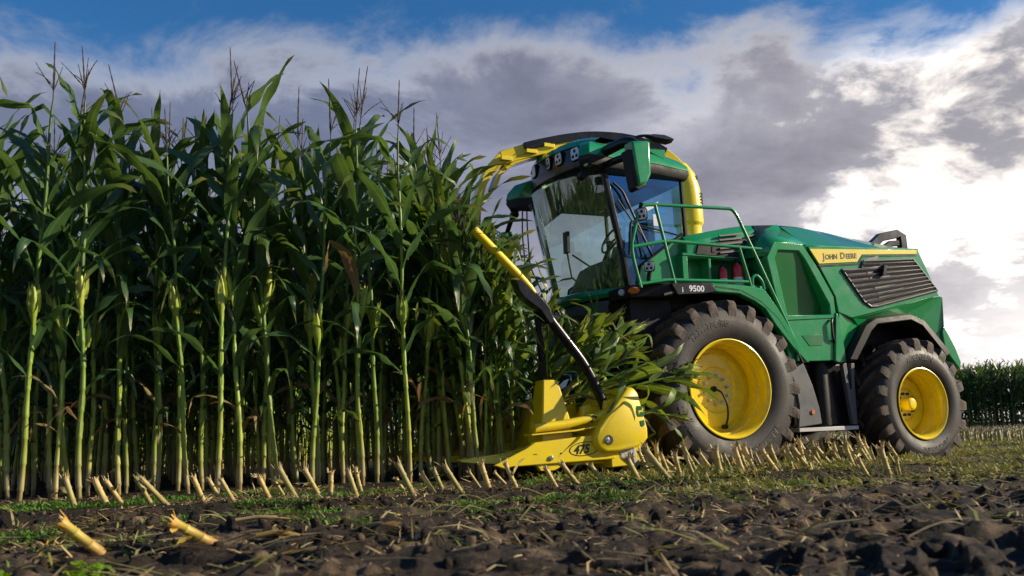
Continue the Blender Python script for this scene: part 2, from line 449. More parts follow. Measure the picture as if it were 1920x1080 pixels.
def tag(o, label=None, cat=None, group=None, kind=None):
    if label: o['label'] = label
    if cat: o['category'] = cat
    if group: o['group'] = group
    if kind: o['kind'] = kind
    return o


def box(mb, u0, u1, w0, w1, z0, z1, mi=0):
    vs = [V(u, w, z) for z in (z0, z1) for w in (w0, w1) for u in (u0, u1)]
    mb.add(vs, [(0, 1, 3, 2), (4, 6, 7, 5), (0, 4, 5, 1), (2, 3, 7, 6), (0, 2, 6, 4), (1, 5, 7, 3)], mi)


def loft(mb, rings, mi=0, cap=True, closed=True):
    n = len(rings[0]); vs = [p for r in rings for p in r]; fs = []
    for i in range(len(rings) - 1):
        for j in range(n if closed else n - 1):
            k = (j + 1) % n
            fs.append((i * n + j, i * n + k, (i + 1) * n + k, (i + 1) * n + j))
    if cap:
        fs.append(tuple(range(n))); fs.append(tuple((len(rings) - 1) * n + j for j in range(n)))
    mb.add(vs, fs, mi)


def prism_uz(mb, poly, w0, w1, mi=0):
    loft(mb, [[V(u, w0, z) for u, z in poly], [V(u, w1, z) for u, z in poly]], mi)


def prism_uw(mb, poly, z0, z1, mi=0):
    loft(mb, [[V(u, w, z0) for u, w in poly], [V(u, w, z1) for u, w in poly]], mi)


def frame_of(t, ref):
    t = Vector(t).normalized()
    a = Vector(ref).cross(t)
    if a.length < 1e-4: a = Vector((1, 0, 0)).cross(t)
    a.normalize()
    return a, t.cross(a).normalized()


def fillet(path, rad, seg=4):
    if rad <= 0 or len(path) < 3: return [Vector(p) for p in path]
    P = [Vector(p) for p in path]; out = [P[0]]
    for i in range(1, len(P) - 1):
        a, b, c = P[i - 1], P[i], P[i + 1]
        d = min(rad, (a - b).length * 0.45, (c - b).length * 0.45)
        p0, p1 = b + (a - b).normalized() * d, b + (c - b).normalized() * d
        for k in range(seg + 1):
            t = k / seg
            out.append(p0 * (1 - t) ** 2 + b * 2 * t * (1 - t) + p1 * t * t)
    out.append(P[-1]); return out


def tube(mb, path, r, n=10, mi=0, fil=0.0, cap=True, squash=None, xyz=False):
    """path of (u,w,z) points (or plain xyz)"""
    P = fillet([p if xyz else V(*p) for p in path], fil)
    N_ = len(P); rs = r if isinstance(r, (list, tuple)) and len(r) == N_ else None
    if rs is None and isinstance(r, (list, tuple)):
        rs = [float(x) for x in np.interp(np.linspace(0, 1, N_), np.linspace(0, 1, len(r)), r)]
    rings = []; ref = Vector((0, 0, 1))
    t0 = (P[1] - P[0]).normalized()
    if abs(t0.z) > 0.9: ref = Vector((1, 0, 0))
    a, b = frame_of(t0, ref)
    for i, p in enumerate(P):
        t = (P[min(i + 1, N_ - 1)] - P[max(i - 1, 0)]).normalized()
        a = (a - t * a.dot(t)).normalized(); b = t.cross(a)
        rr = rs[i] if rs else r
        sq = squash or (1, 1)
        rings.append([tuple(p + a * (math.cos(2 * PI * k / n) * rr * sq[0]) + b * (math.sin(2 * PI * k / n) * rr * sq[1])) for k in range(n)])
    loft(mb, rings, mi, cap)


def barpath(mb, path, hw, hz, mi=0, up=(0, 0, 1)):
    """rectangular bar swept along (u,w,z) path; hw half width sideways, hz half height"""
    P = [Vector(V(*p)) for p in path]; rings = []
    for i, p in enumerate(P):
        t = (P[min(i + 1, len(P) - 1)] - P[max(i - 1, 0)]).normalized()
        s = t.cross(Vector(up)).normalized(); n_ = s.cross(t).normalized()
        h1 = hw[i] if isinstance(hw, (list, tuple)) else hw
        h2 = hz[i] if isinstance(hz, (list, tuple)) else hz
        rings.append([tuple(p + s * a * h1 + n_ * b * h2) for a, b in ((-1, -1), (1, -1), (1, 1), (-1, 1))])
    loft(mb, rings, mi)


def lathe(mb, prof, cu, cz, n=64, mi=0, closed=False, a0=0.0):
    """prof list of (radius, w) turned about the axle through (cu, cz)"""
    rings = []
    for k in range(n):
        a = 2 * PI * k / n + a0
        rings.append([V(cu + r * math.cos(a), w, cz + r * math.sin(a)) for r, w in prof])
    m_ = len(prof); vs = [p for r in rings for p in r]; fs = []
    for k in range(n):
        k2 = (k + 1) % n
        for j in range(m_ - 1 if not closed else m_):
            j2 = (j + 1) % m_
            fs.append((k * m_ + j, k * m_ + j2, k2 * m_ + j2, k2 * m_ + j))
    mb.add(vs, fs, mi)


def disc(mb, cu, cz, r, w0, w1, n=24, mi=0):
    loft(mb, [[V(cu + r * math.cos(2 * PI * k / n), w, cz + r * math.sin(2 * PI * k / n)) for k in range(n)] for w in (w0, w1)], mi)


def text_mesh(s, size=1.0, extrude=0.0, bold=0.0, align='LEFT'):
    cu = bpy.data.curves.new('lettering', 'FONT')
    cu.body = s; cu.size = size; cu.extrude = extrude; cu.offset = bold; cu.align_x = align
    cu.resolution_u = 3
    o = bpy.data.objects.new('lettering', cu)
    COL.objects.link(o)
    dg = bpy.context.evaluated_depsgraph_get(); dg.update()
    me = bpy.data.meshes.new_from_object(o.evaluated_get(dg))
    vs = [tuple(v.co) for v in me.vertices]; fs = [tuple(p.vertices) for p in me.polygons]
    bpy.data.objects.remove(o); bpy.data.curves.remove(cu); bpy.data.meshes.remove(me)
    return vs, fs


def flat_text(mb, s, size, u, z, w, mi=0, shear=0.0, slope=0.0, sx=1.0, bold=0.0):
    vs, fs = text_mesh(s, size, 0.0015, bold)
    mb.add([V(u + x * sx + y * shear, w + h, z + y + x * slope) for x, y, h in vs], fs, mi)
    return max(v[0] for v in vs) * sx


# ------------------------------------------------------------------ noise for the ground (numpy value noise)
def vnoise(x, y, seed=0):
    xi = np.floor(x).astype(np.int64); yi = np.floor(y).astype(np.int64)
    fx = x - xi; fy = y - yi
    fx = fx * fx * fx * (fx * (fx * 6 - 15) + 10); fy = fy * fy * fy * (fy * (fy * 6 - 15) + 10)

    def h(a, b):
        n = (a * 374761393 + b * 668265263 + seed * 974634777) & 0x7fffffff
        n = ((n ^ (n >> 13)) * 1274126177) & 0x7fffffff
        n = n ^ (n >> 16)
        return (n & 0xffff) / 65535.0
    v00, v10, v01, v11 = h(xi, yi), h(xi + 1, yi), h(xi, yi + 1), h(xi + 1, yi + 1)
    return (v00 * (1 - fx) + v10 * fx) * (1 - fy) + (v01 * (1 - fx) + v11 * fx) * fy


def fbm(x, y, sc, octv=4, seed=0, gain=0.5):
    s = np.zeros_like(x); a = 1.0; t = 0.0
    for i in range(octv):
        s += a * vnoise(x / sc * 2 ** i + 17.3 * i, y / sc * 2 ** i - 9.1 * i, seed + i); t += a; a *= gain
    return s / t


def sstep(a, b, x):
    t = np.clip((x - a) / (b - a), 0, 1); return t * t * (3 - 2 * t)


TH = 0.42655
OX, OY = 1.874, 12.006
SB, CB = math.sin(TH), math.cos(TH)


def to_world(u, w):
    return (OX + u * CB + w * SB, OY + u * SB - w * CB)


def to_local(x, y):
    dx, dy = x - OX, y - OY
    return dx * CB + dy * SB, dx * SB - dy * CB


def ground_fields(x, y):
    """height, dry-and-lit crust and chaff of the soil at world x,y (numpy arrays)"""
    u, w = to_local(x, y)
    r = np.hypot(x, y)
    near = 1 - sstep(18, 45, r)
    h = (fbm(x, y, 1.3, 3, 1) - 0.5) * 0.07 * near
    h += (fbm(x, y, 0.28, 4, 5) - 0.5) * 0.028 * near
    h += (fbm(x, y, 0.075, 3, 9) - 0.5) * 0.020 * (1 - sstep(8, 16, r))
    # bed the crop stands on, with a small bank pressed by tyre lugs on its camera side
    bed = 1 - sstep(3.35, 3.52, w + (fbm(u, w, 0.5, 2, 21) - 0.5) * 0.12)
    h += 0.055 * bed * near
    lug = 0.5 + 0.5 * np.sin(u * 2 * PI / 0.21 + 2.2 * (fbm(u, w, 0.8, 2, 3) - .5))
    h -= 0.03 * sstep(3.36, 3.46, w) * (1 - sstep(3.6, 3.75, w)) * sstep(0.45, 0.8, lug) * near
    # driven lanes in front: chevron prints pressed in the soil
    for wc, hw, per, dep in ((5.05, 0.42, 0.30, 0.025), (6.25, 0.45, 0.36, 0.045), (7.6, 0.5, 0.34, 0.05)):
        d = np.abs(w - wc)
        lane = 1 - sstep(hw * 0.85, hw, d)
        ph = (u + 0.9 * d * 1.0 + 0.12 * (fbm(u, w, 0.6, 2, 31) - .5)) / per
        s = 0.5 + 0.5 * np.sin(2 * PI * ph)
        h += lane * (dep * (sstep(0.30, 0.62, s) - 0.62)) * near
        h += 0.035 * np.exp(-((d - hw - 0.12) / 0.10) ** 2) * near
    # smeared ridges running with the wheel lanes
    rd = 1 - np.abs(2 * fbm(u / 3.2, w, 0.22, 3, 91) - 1)
    h += 0.055 * sstep(4.0, 4.8, w) * (1 - sstep(10, 16, r)) * (np.clip(rd, .55, 1) - .75) * (.4 + 1.2 * fbm(x, y, .9, 2, 95))
    # clods
    cl = fbm(x, y, 0.16, 2, 41)
    cm = sstep(4.0, 5.2, w) * (1 - sstep(9, 14, r))
    h += cm * 0.026 * sstep(0.56, 0.80, cl)
    cl2 = fbm(x, y, 0.34, 2, 47)
    h += cm * 0.026 * sstep(0.58, 0.85, cl2)
    # pull everything down under the harvester's tyres a touch
    for (cu, ww) in ((0.0, 1.12), (3.09, 1.2)):
        h -= 0.07 * np.exp(-((u - cu) / 0.55) ** 2) * np.exp(-((np.abs(w) - ww) / 0.5) ** 4)
    dry = sstep(3.6, 5.2, w + 1.2 * (fbm(u, w, 0.7, 3, 51) - 0.5)) * sstep(-8.0, -3.0, u + 0.5 * w)
    dry = np.clip(dry * (0.35 + 1.0 * (fbm(x, y, 0.4, 3, 57) - 0.2)), 0, 1)
    chaff = sstep(-3.2, 0.5, u) * (1 - sstep(4.0, 5.6, w)) * 0.85 + 0.25
    chaff = np.maximum(chaff, sstep(16, 30, r))
    chaff = chaff * (1 - 0.8 * sstep(4.4, 6.0, w) * (1 - sstep(12, 20, r)))
    return h, dry, np.clip(chaff, 0, 1)


def gz(x, y):
    return float(ground_fields(np.array([float(x)]), np.array([float(y)]))[0][0])


def build_ground():
    rad = [0.25, 0.8]
    r = 1.6
    while r < 16: rad.append(r); r *= 1.0058
    while r < 60: rad.append(r); r *= 1.02
    while r < 6000: rad.append(r); r *= 1.12
    rad = np.array(rad)
    a_front = np.linspace(-44, 44, 900)
    a_back = np.linspace(44, 316, 120)[1:-1]
    ang = np.radians(np.concatenate([a_front, a_back]))
    nr, na = len(rad), len(ang)
    R, A = np.meshgrid(rad, ang, indexing='ij')
    X, Y = R * np.sin(A), R * np.cos(A)
    H, D, C = ground_fields(X.ravel(), Y.ravel())
    co = np.stack([X.ravel(), Y.ravel(), H], 1)
    co = np.vstack([co, [[0, 0, 0]]])
    i, j = np.meshgrid(np.arange(nr - 1), np.arange(na), indexing='ij')
    j2 = (j + 1) % na
    q = np.stack([i * na + j, (i + 1) * na + j, (i + 1) * na + j2, i * na + j2], -1).reshape(-1, 4)
    tri = [(nr * na, k, (k + 1) % na) for k in range(na)]
    me = bpy.data.meshes.new('ground')
    me.vertices.add(len(co)); me.vertices.foreach_set('co', co.astype(np.float32).ravel())
    tri = np.array(tri)
    me.loops.add(len(q) * 4 + len(tri) * 3)
    me.loops.foreach_set('vertex_index', np.concatenate([q.ravel(), tri.ravel()]).astype(np.int32))
    me.polygons.add(len(q) + len(tri))
    st = np.concatenate([np.arange(len(q)) * 4, len(q) * 4 + np.arange(len(tri)) * 3])
    me.polygons.foreach_set('loop_start', st.astype(np.int32))
    me.update(calc_edges=True)
    me.polygons.foreach_set('use_smooth', np.ones(len(me.polygons), dtype=bool))
    for nm, arr in (('dry', D), ('chaff', C)):
        at = me.attributes.new(nm, 'FLOAT', 'POINT')
        at.data.foreach_set('value', np.append(arr, 0).astype(np.float32))
    me.materials.append(M['soil'])
    me.flip_normals() if me.polygons[0].normal.z < 0 else None
    o = bpy.data.objects.new('ground', me); COL.objects.link(o)
    tag(o, 'dark muddy field soil with clods and tyre prints', kind='structure')


build_ground()


# ------------------------------------------------------------------ forage harvester
# local frame: u = metres behind the front axle, w = metres out from the centre line towards the camera, z up
harv = empty('forage_harvester', (OX, OY, 0), TH)
tag(harv, 'green and yellow self-propelled forage harvester standing at the edge of the tall maize', 'harvester')


def part(name, mb, mats, bevel=0.0, parent=None, **k):
    return obj(name, mb, mats, parent or harv, bevel, **k)


def tyre_mesh(R, width, bead, nl, lug_h, w_out, cu, cz, flip=1):
    """tyre body and lugs; outer sidewall at w_out, flip=-1 mirrors for the far side"""
    body, lug = MB(), MB()
    hw = width / 2; wc = w_out - hw
    Rt = R - lug_h
    sh = Rt - 0.035
    prof = [(bead, -hw + 0.09), (bead + 0.03, -hw + 0.05), (bead + (sh - bead) * 0.35, -hw + 0.005), (bead + (sh - bead) * 0.62, -hw), (bead + (sh - bead) * 0.86, -hw + 0.02), (sh, -hw + 0.055),
            (Rt, -hw + 0.13), (Rt + 0.012, 0), (Rt, hw - 0.13),
            (sh, hw - 0.055), (bead + (sh - bead) * 0.86, hw - 0.02), (bead + (sh - bead) * 0.62, hw), (bead + (sh - bead) * 0.58, hw + 0.004), (bead + (sh - bead) * 0.35, hw - 0.005), (bead + 0.05, hw - 0.035), (bead + 0.03, hw - 0.05), (bead, hw - 0.09)]
    lathe(body, [(r, flip * (wc + w)) for r, w in prof], cu, cz, 96)
    for side in (1, -1):
        for k in range(nl):
            a0 = 2 * PI * (k + (0.5 if side < 0 else 0)) / nl
            rings = []
            # from the centre out over the shoulder; the lug sweeps back as it goes out
            st = [(0.00, 0.00, lug_h, .034), (0.35, 0.16, lug_h, .042), (0.72, 0.30, lug_h, .050), (0.93, 0.345, lug_h * 0.92, .058), (1.0, 0.352, lug_h * .30, .060), (1.010, 0.353, -0.06, .055), (0.99, 0.35, -0.13, .042)]
            for t, sw, hh, th in st:
                w = side * (hw * t - 0.012) + side * 0.0
                a = a0 - sw / R * 0.95
                rr0 = (Rt - 0.02) if t < 0.9 else (Rt - 0.05 if hh > 0 else Rt - 0.13)
                rr1 = Rt + hh
                if hh <= 0: rr0, rr1 = Rt - 0.20, Rt + hh
                ring = []
                for (rr, tt) in ((rr0, 1.25), (rr1, 0.9), (rr1, -0.9), (rr0, -1.25)):
                    aa = a + th * tt / R
                    ring.append(V(cu + rr * math.cos(aa), flip * (wc + w), cz + rr * math.sin(aa)))
                rings.append(ring)
            loft(lug, rings)
    return body, lug


def arc_text(mb, s, size, cu, cz, rad, a_mid, w, slope=0.0, sx=1.0, bold=0.0, bulge=None):
    """letters round the sidewall reading clockwise, tops outward, centred at angle a_mid"""
    vs, fs = text_mesh(s, size, 0.003, bold)
    mx = max(v[0] for v in vs) * sx
    out = []
    # seen from +w, +u points right: clockwise reading means the angle falls as x grows
    for x, y, h in vs:
        a = a_mid - (x * sx - mx / 2) / rad
        r = rad + y
        ww = w + h + (bulge(r) if bulge else 0)
        out.append(V(cu + r * math.cos(a), ww, cz + r * math.sin(a)))
    mb.add(out, fs)


def wheel(name, R, width, rim_r, depth, disc_r, cu, cz, w_rim, flip, nl, lug_h, front, steer=0.0):
    e = empty(name, (0, 0, 0), 0, harv)
    if steer:
        piv = Vector(V(cu, flip * (w_rim - width / 2), cz))
        e.location = piv; e.rotation_euler = (0, 0, steer)
    off = Vector((0, 0, 0))

    def sub(nm, mb, mat, **k):
        o = obj(nm, mb, mat, e, **k)
        if steer: o.location = -piv
        return o
    w_out = w_rim + 0.035
    body, lug = tyre_mesh(R, width, rim_r - 0.02, nl, lug_h, w_out, cu, cz, flip)
    sub('tyre', body, M['rubber'], angle=60)
    sub('tread_lugs', lug, M['lug'], bevel=0.008)
    rm = MB()
    f = flip
    pr = [(rim_r - 0.030, w_rim - 0.10), (rim_r - 0.030, w_rim - 0.03), (rim_r - 0.012, w_rim - 0.012), (rim_r + 0.002, w_rim), (rim_r + 0.002, w_rim + 0.012), (rim_r - 0.010, w_rim + 0.016), (rim_r - 0.026, w_rim + 0.004), (rim_r - 0.050, w_rim - 0.035),
          (rim_r - 0.055, w_rim - depth * 0.52), (rim_r - 0.072, w_rim - depth * 0.56), (rim_r - 0.078, w_rim - depth - 0.02), (rim_r - 0.02, w_rim - depth - 0.02)]
    lathe(rm, [(r, f * w) for r, w in pr], cu, cz, 96)
    sub('rim', rm, M['yellow_rim'], angle=50)
    d = MB()
    wd = w_rim - depth
    lathe(d, [(rim_r - 0.07, f * (wd - 0.015)), (disc_r + 0.02, f * (wd - 0.010)), (disc_r, f * (wd + 0.012)), (disc_r * 0.66, f * (wd + 0.02)), (disc_r * 0.62, f * (wd - 0.004)), (0.0001, f * (wd - 0.004))], cu, cz, 72)
    sub('wheel_disc', d, M['yellow_rim'], angle=35)
    if flip < 0: return e
    if front:
        for k in range(10):
            a = 2 * PI * k / 10 + 0.2
            b = MB()
            bu, bz = cu + 0.17 * math.cos(a), cz + 0.17 * math.sin(a)
            disc(b, bu, bz, 0.024, wd - 0.01, wd + 0.012, 16)
            disc(b, bu, bz, 0.018, wd + 0.012, wd + 0.045, 6)
            disc(b, bu, bz, 0.010, wd + 0.045, wd + 0.060, 10)
            sub('wheel_bolt', b, M['steel'], bevel=0.002)
        h = MB()
        disc(h, cu - 0.03, cz + 0.01, 0.035, wd - 0.005, wd + 0.035, 14)
        tube(h, [(cu - 0.03, wd + 0.035, cz + 0.01), (cu + 0.03, wd + 0.09, cz - 0.03), (cu + 0.085, wd + 0.11, cz - 0.18), (cu + 0.09, wd + 0.10, cz - 0.32), (cu + 0.075, wd + 0.06, cz - 0.44)], 0.013, 10, fil=0.12)
        disc(h, cu + 0.075, cz - 0.44, 0.028, wd + 0.01, wd + 0.075, 12)
        sub('inflation_hose', h, M['black'])
    else:
        hb = MB()
        disc(hb, cu, cz, 0.185, wd - 0.01, wd + 0.018, 32)
        lathe(hb, [(0.0001, wd + 0.15), (0.06, wd + 0.15), (0.085, wd + 0.13), (0.09, wd + 0.01), (0.11, wd + 0.0)], cu, cz, 28)
        sub('wheel_hub', hb, M['yellow_rim'], bevel=0.006)
        for k in range(10):
            a = 2 * PI * k / 10
            b = MB()
            disc(b, cu + 0.145 * math.cos(a), cz + 0.145 * math.sin(a), 0.02, wd + 0.018, wd + 0.05, 6)
            sub('wheel_bolt', b, M['dark'], bevel=0.002)
    # lettering on the outer sidewall
    words = []
    sh = R - lug_h - 0.035; bd = rim_r - 0.02

    def bul(r):
        q = np.interp(r, [bd + 0.03, bd + 0.05, bd + (sh - bd) * .35, bd + (sh - bd) * .60, bd + (sh - bd) * .86, sh], [-0.05, -0.035, -0.005, 0.0, -0.02, -0.055])
        return float(q) + 0.003
    if front:
        words.append(MB()); arc_text(words[-1], 'TRELLEBORG', 0.115, cu, cz, 0.735, math.radians(112), w_out, sx=0.86, bold=0.003, bulge=bul)
        words.append(MB()); arc_text(words[-1], 'TRELLEBORG', 0.115, cu, cz, 0.735, math.radians(-58), w_out, sx=0.86, bold=0.003, bulge=bul)
        words.append(MB()); arc_text(words[-1], 'TM1000', 0.105, cu, cz, 0.735, math.radians(208), w_out, sx=1.0, bold=0.003, bulge=bul)
        words.append(MB()); arc_text(words[-1], 'PROGRESSIVE', 0.05, cu, cz, 0.80, math.radians(170), w_out, sx=1.0, bold=0.001, bulge=bul)
        words.append(MB()); arc_text(words[-1], 'TRACTION', 0.05, cu, cz, 0.735, math.radians(170), w_out, sx=1.15, bold=0.001, bulge=bul)
    else:
        words.append(MB()); arc_text(words[-1], 'MICHELIN', 0.105, cu, cz, 0.575, math.radians(92), w_out, sx=1.05, bold=0.003, bulge=bul)
        words.append(MB()); arc_text(words[-1], 'MICHELIN', 0.105, cu, cz, 0.575, math.radians(-75), w_out, sx=1.05, bold=0.003, bulge=bul)
    for t in words: sub('tyre_lettering', t, M['letter'], recalc=False, smooth=False)
    return e


wheel('front_wheel', 1.06, 0.90, 0.585, 0.30, 0.43, 0.0, 0.958, 1.58, 1, 21, 0.062, True)
wheel('front_wheel', 1.06, 0.90, 0.585, 0.30, 0.43, 0.0, 0.958, 1.58, -1, 21, 0.062, True)
wheel('rear_wheel', 0.865, 0.70, 0.468, 0.30, 0.345, 3.09, 0.745, 1.555, 1, 19, 0.055, False, 0.05)
wheel('rear_wheel', 0.865, 0.70, 0.468, 0.30, 0.345, 3.09, 0.745, 1.555, -1, 19, 0.055, False)

# ---- chassis and the dark inside of the machine
mb = MB()
box(mb, -0.95, 3.9, -0.62, 0.62, 0.62, 1.25)
box(mb, -0.16, 0.16, -1.2, 1.2, 0.80, 1.12)
box(mb, 2.97, 3.21, -1.2, 1.2, 0.66, 0.86)
box(mb, 0.9, 2.2, -1.1, 1.1, 0.50, 1.25)
box(mb, -1.0, 3.5, -1.02, 1.02, 1.25, 2.05)
box(mb, 1.0, 3.3, -1.1, 1.1, 2.0, 2.7)
part('chassis', mb, M['dark'], 0.01)
mb = MB()      # feeder housing between the cab and the header
loft(mb, [[V(u, w, z) for w, z in ((-.5, z0), (.5, z0), (.5, z1), (-.5, z1))] for u, z0, z1 in ((-0.8, .55, 1.5), (-1.25, .35, 1.25), (-1.7, .25, .95))])
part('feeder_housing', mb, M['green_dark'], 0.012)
mb = MB()
for i, (w, z) in enumerate(((0.62, 1.62), (0.70, 1.52), (0.78, 1.66), (0.66, 1.44))):
    tube(mb, [(-1.06, w, z), (-1.22, w + .02, z), (-1.30, w - .05, z - .1), (-1.32, w - .1, z - .3)], 0.022, 8, fil=.05)
    disc(mb, -1.12, z, 0.04, w - .05, w + .05, 10)
box(mb, -1.08, -1.0, 0.52, 0.9, 1.36, 1.74)
part('hydraulic_couplings', mb, M['steel'], 0.004)

# ---- rear body: upper side panels, lower skirts, hood
top_line = [(-0.12, 2.90), (0.4, 3.03), (0.9, 3.12), (1.6, 3.18), (2.16, 3.15), (2.75, 3.10), (3.2, 3.02), (3.44, 2.93)]


def ztop(u): return float(np.interp(u, [p[0] for p in top_line], [p[1] for p in top_line]))


mb = MB()
us = [-0.12, 0.2, 0.55, 0.9, 1.25, 1.43]
rings = []
for u in us:
    zt = ztop(u)
    rings.append([V(u, w, z) for w, z in ((-1.05, 2.62), (-1.05, zt - 0.09), (-0.98, zt), (-0.5, zt + .05), (0, zt + 0.065), (0.5, zt + .05), (0.98, zt), (1.05, zt - 0.09), (1.05, 2.62))])
loft(mb, rings)
part('front_hood', mb, M['green'], 0.012, angle=50)
mb = MB()
us = [1.44, 1.7, 2.16, 2.75, 3.1, 3.34, 3.46]
rings = []
for u in us:
    zt = ztop(u); drop = 0.0
    zs = float(np.interp(u, [1.44, 2.4, 3.4], [2.79, 2.82, 2.86]))
    e = float(np.interp(u, [1.44, 2.4, 3.46], [1.0, 0.98, 0.86]))
    rings.append([V(u, w, z) for w, z in ((-1.42, zs - .06), (-1.44, zs), (-e, zt - .03), (-0.5 * e, zt + .03), (0, zt + 0.045), (0.5 * e, zt + .03), (e, zt - .03), (1.44, zs), (1.42, zs - .06))])
loft(mb, rings)
part('rear_hood', mb, M['green'], 0.010, angle=28)
mb = MB()     # black vent strip running along the shoulder of the hood
for s in (1, -1):
    rings = []
    for u, h in ((0.98, .055), (1.4, .06), (1.75, .055), (2.2, .045), (2.7, .025), (3.0, .008)):
        zt = ztop(u); w = np.interp(u, [0.98, 1.44, 3.0], [1.055, 1.03, 0.93])
        rings.append([V(u, s * (w + .012), zt - .05 - h), V(u, s * (w - .05), zt - .03 + h * .4), V(u, s * (w - .08), zt - .05), V(u, s * (w - .02), zt - .09 - h)])
    loft(mb, rings)
part('hood_vent_strip', mb, M['black_gloss'], 0.004)


def side_parts(s):
    def P(u, w, z): return V(u, s * w, z)
    A = (1.46, 2.76); 
    # upper panel round the grille, from the front seam to the tail
    mb = MB()
    out = [(1.475, 2.775), (1.635, 2.53), (1.86, 2.14), (1.885, 1.93), (2.12, 1.865), (3.74, 2.215), (3.70, 2.29), (3.42, 2.86)]
    pts = [P(u, 1.452 if z > 2.3 else 1.452 + .02 * (2.3 - z), z) for u, z in out]
    inn = [P(u, 1.395, z) for u, z in out]
    loft(mb, [pts, inn])
    part('side_panel', mb, M['green'], 0.008)
    # lower band: leans in below the crease, then down to the arch
    mb = MB()
    crease = [(1.885, 1.925), (2.12, 1.862), (2.7, 1.985), (3.74, 2.21)]
    arch = [(1.965, 1.30), (2.28, 1.755), (2.47, 1.852), (3.07, 1.92), (3.33, 1.83), (3.76, 1.42)]
    V1 = [(1.885, 1.46, 1.92), (2.12, 1.46, 1.857), (2.75, 1.46, 1.993), (3.735, 1.455, 2.205), (3.79, 1.45, 2.19), (3.765, 1.45, 1.80)]
    V2 = [(1.855, 1.40, 1.285), (2.27, 1.385, 1.77), (2.47, 1.385, 1.865), (3.07, 1.385, 1.932), (3.34, 1.385, 1.84), (3.72, 1.40, 1.46)]
    vs = [P(*p) for p in V1] + [P(*p) for p in V2]
    mb.add(vs, [(i, i + 1, 7 + i, 6 + i) for i in range(5)])
    part('lower_side_panel', mb, M['green'], 0.0, solid=0.02, smooth=False)
    # front edge flange of the lower panel
    mb = MB()
    prism_uz(mb, [(1.76, 1.30), (1.84, 1.275), (1.95, 1.30), (1.885, 1.90), (1.84, 1.93)], s * 1.462, s * 1.40)
    part('panel_flange', mb, M['green'], 0.01)
    # arch lip, pale top edge and black flare
    mb = MB()
    path = [(1.93, 1.47, 1.31), (2.265, 1.47, 1.765), (2.46, 1.47, 1.865), (3.075, 1.47, 1.935), (3.34, 1.47, 1.845), (3.77, 1.47, 1.42)]
    barpath(mb, [(u, s * w, z) for u, w, z in path], 0.055, 0.018, up=(0, 1, 0)) if False else None
    lip = [(u, z + .012) for u, w, z in path]
    lip2 = [(u, z - .085) for u, w, z in path]
    lip2[0] = (2.05, 1.305); lip2[-1] = (3.665, 1.37); lip2[1] = (2.345, 1.685); lip2[-2] = (3.27, 1.775)
    rings = []
    for (a, b) in zip(lip, lip2):
        rings.append([P(a[0], 1.40, a[1]), P(a[0], 1.525, a[1] - .01), P(b[0], 1.54, b[1]), P(b[0], 1.40, b[1])])
    loft(mb, rings)
    part('wheel_arch_flare', mb, M['black'], 0.012)
    mb = MB()
    rings = []
    for (a, b) in zip(lip, lip2):
        rings.append([P(b[0], 1.50, b[1] - .0), P(b[0], 0.8, b[1] - .02), P(b[0], 0.8, b[1] + .02), P(b[0], 1.50, b[1] + .02)])
    loft(mb, rings)
    part('wheel_arch_liner', mb, M['dark'])
    # tail corner below the grille
    mb = MB()
    t = [(3.74, 1.47), (3.98, 1.20), (4.02, 1.30), (3.93, 1.52), (3.765, 1.80), (3.72, 1.72)]
    loft(mb, [[P(u, 1.46, z) for u, z in t], [P(u + .03, 1.0, z) for u, z in t]])
    part('tail_corner', mb, M['green'], 0.012)
    # yellow stripe and a black strip drawn as the shadow below it
    mb = MB()
    st = [(1.49, 2.742), (1.63, 2.552), (2.285, 2.612), (2.375, 2.715), (3.385, 2.778), (3.40, 2.835)]
    prism_uz(mb, st, s * 1.445, s * 1.463)
    stripe = part('yellow_stripe', mb, M['yellow'], 0.003)
    mb = MB()
    prism_uz(mb, [(1.615, 2.535), (2.295, 2.595), (2.385, 2.70), (3.385, 2.765), (3.385, 2.752), (2.40, 2.683), (2.315, 2.573), (1.635, 2.51)], s * 1.445, s * 1.457)
    part('stripe_shadow', mb, M['black_gloss'], 0.002)
    if s > 0:
        mb = MB()
        sl = 0.085
        x = 1.70; z = 2.612
        for ch, sz in (('J', .118), ('OHN', .092)):
            wd = flat_text(mb, ch, sz, x, z + (x - 1.70) * sl, 1.4635, sx=0.98, slope=sl, bold=0.0035); x += wd + .014
        part('maker_lettering', mb, M['decal_black'], parent=stripe, recalc=False, smooth=False)
        mb = MB()
        x += 0.035
        for ch, sz in (('D', .118), ('EERE', .092)):
            wd = flat_text(mb, ch, sz, x, z + (x - 1.70) * sl, 1.4635, sx=0.98, slope=sl, bold=0.0035); x += wd + .014
        part('maker_lettering', mb, M['decal_black'], parent=stripe, recalc=False, smooth=False)
    # louvred air intake
    g = [(2.01, 2.49), (2.335, 2.51), (2.395, 2.625), (3.30, 2.70), (3.70, 2.285), (2.57, 2.03), (2.45, 2.02), (2.335, 2.085)]
    mb = MB()
    prism_uz(mb, g, s * 1.40, s * 1.458)
    gr = part('air_intake', mb, M['dark'], 0.0)
    mb = MB()
    for (a, b) in zip(g, g[1:] + g[:1]):
        tube(mb, [(a[0], s * 1.462, a[1]), (b[0], s * 1.462, b[1])], 0.018, 8)
    part('intake_frame', mb, M['slat'], parent=gr)
    gp = [(u, z) for u, z in g]

    def span(z0, sl):
        xs = []
        for (a, b) in zip(gp, gp[1:] + gp[:1]):
            fa, fb = a[1] - (z0 + sl * (a[0] - 2.8)), b[1] - (z0 + sl * (b[0] - 2.8))
            if fa * fb < 0: xs.append(a[0] + (b[0] - a[0]) * fa / (fa - fb))
        return (min(xs), max(xs)) if len(xs) >= 2 else None
    n = 8
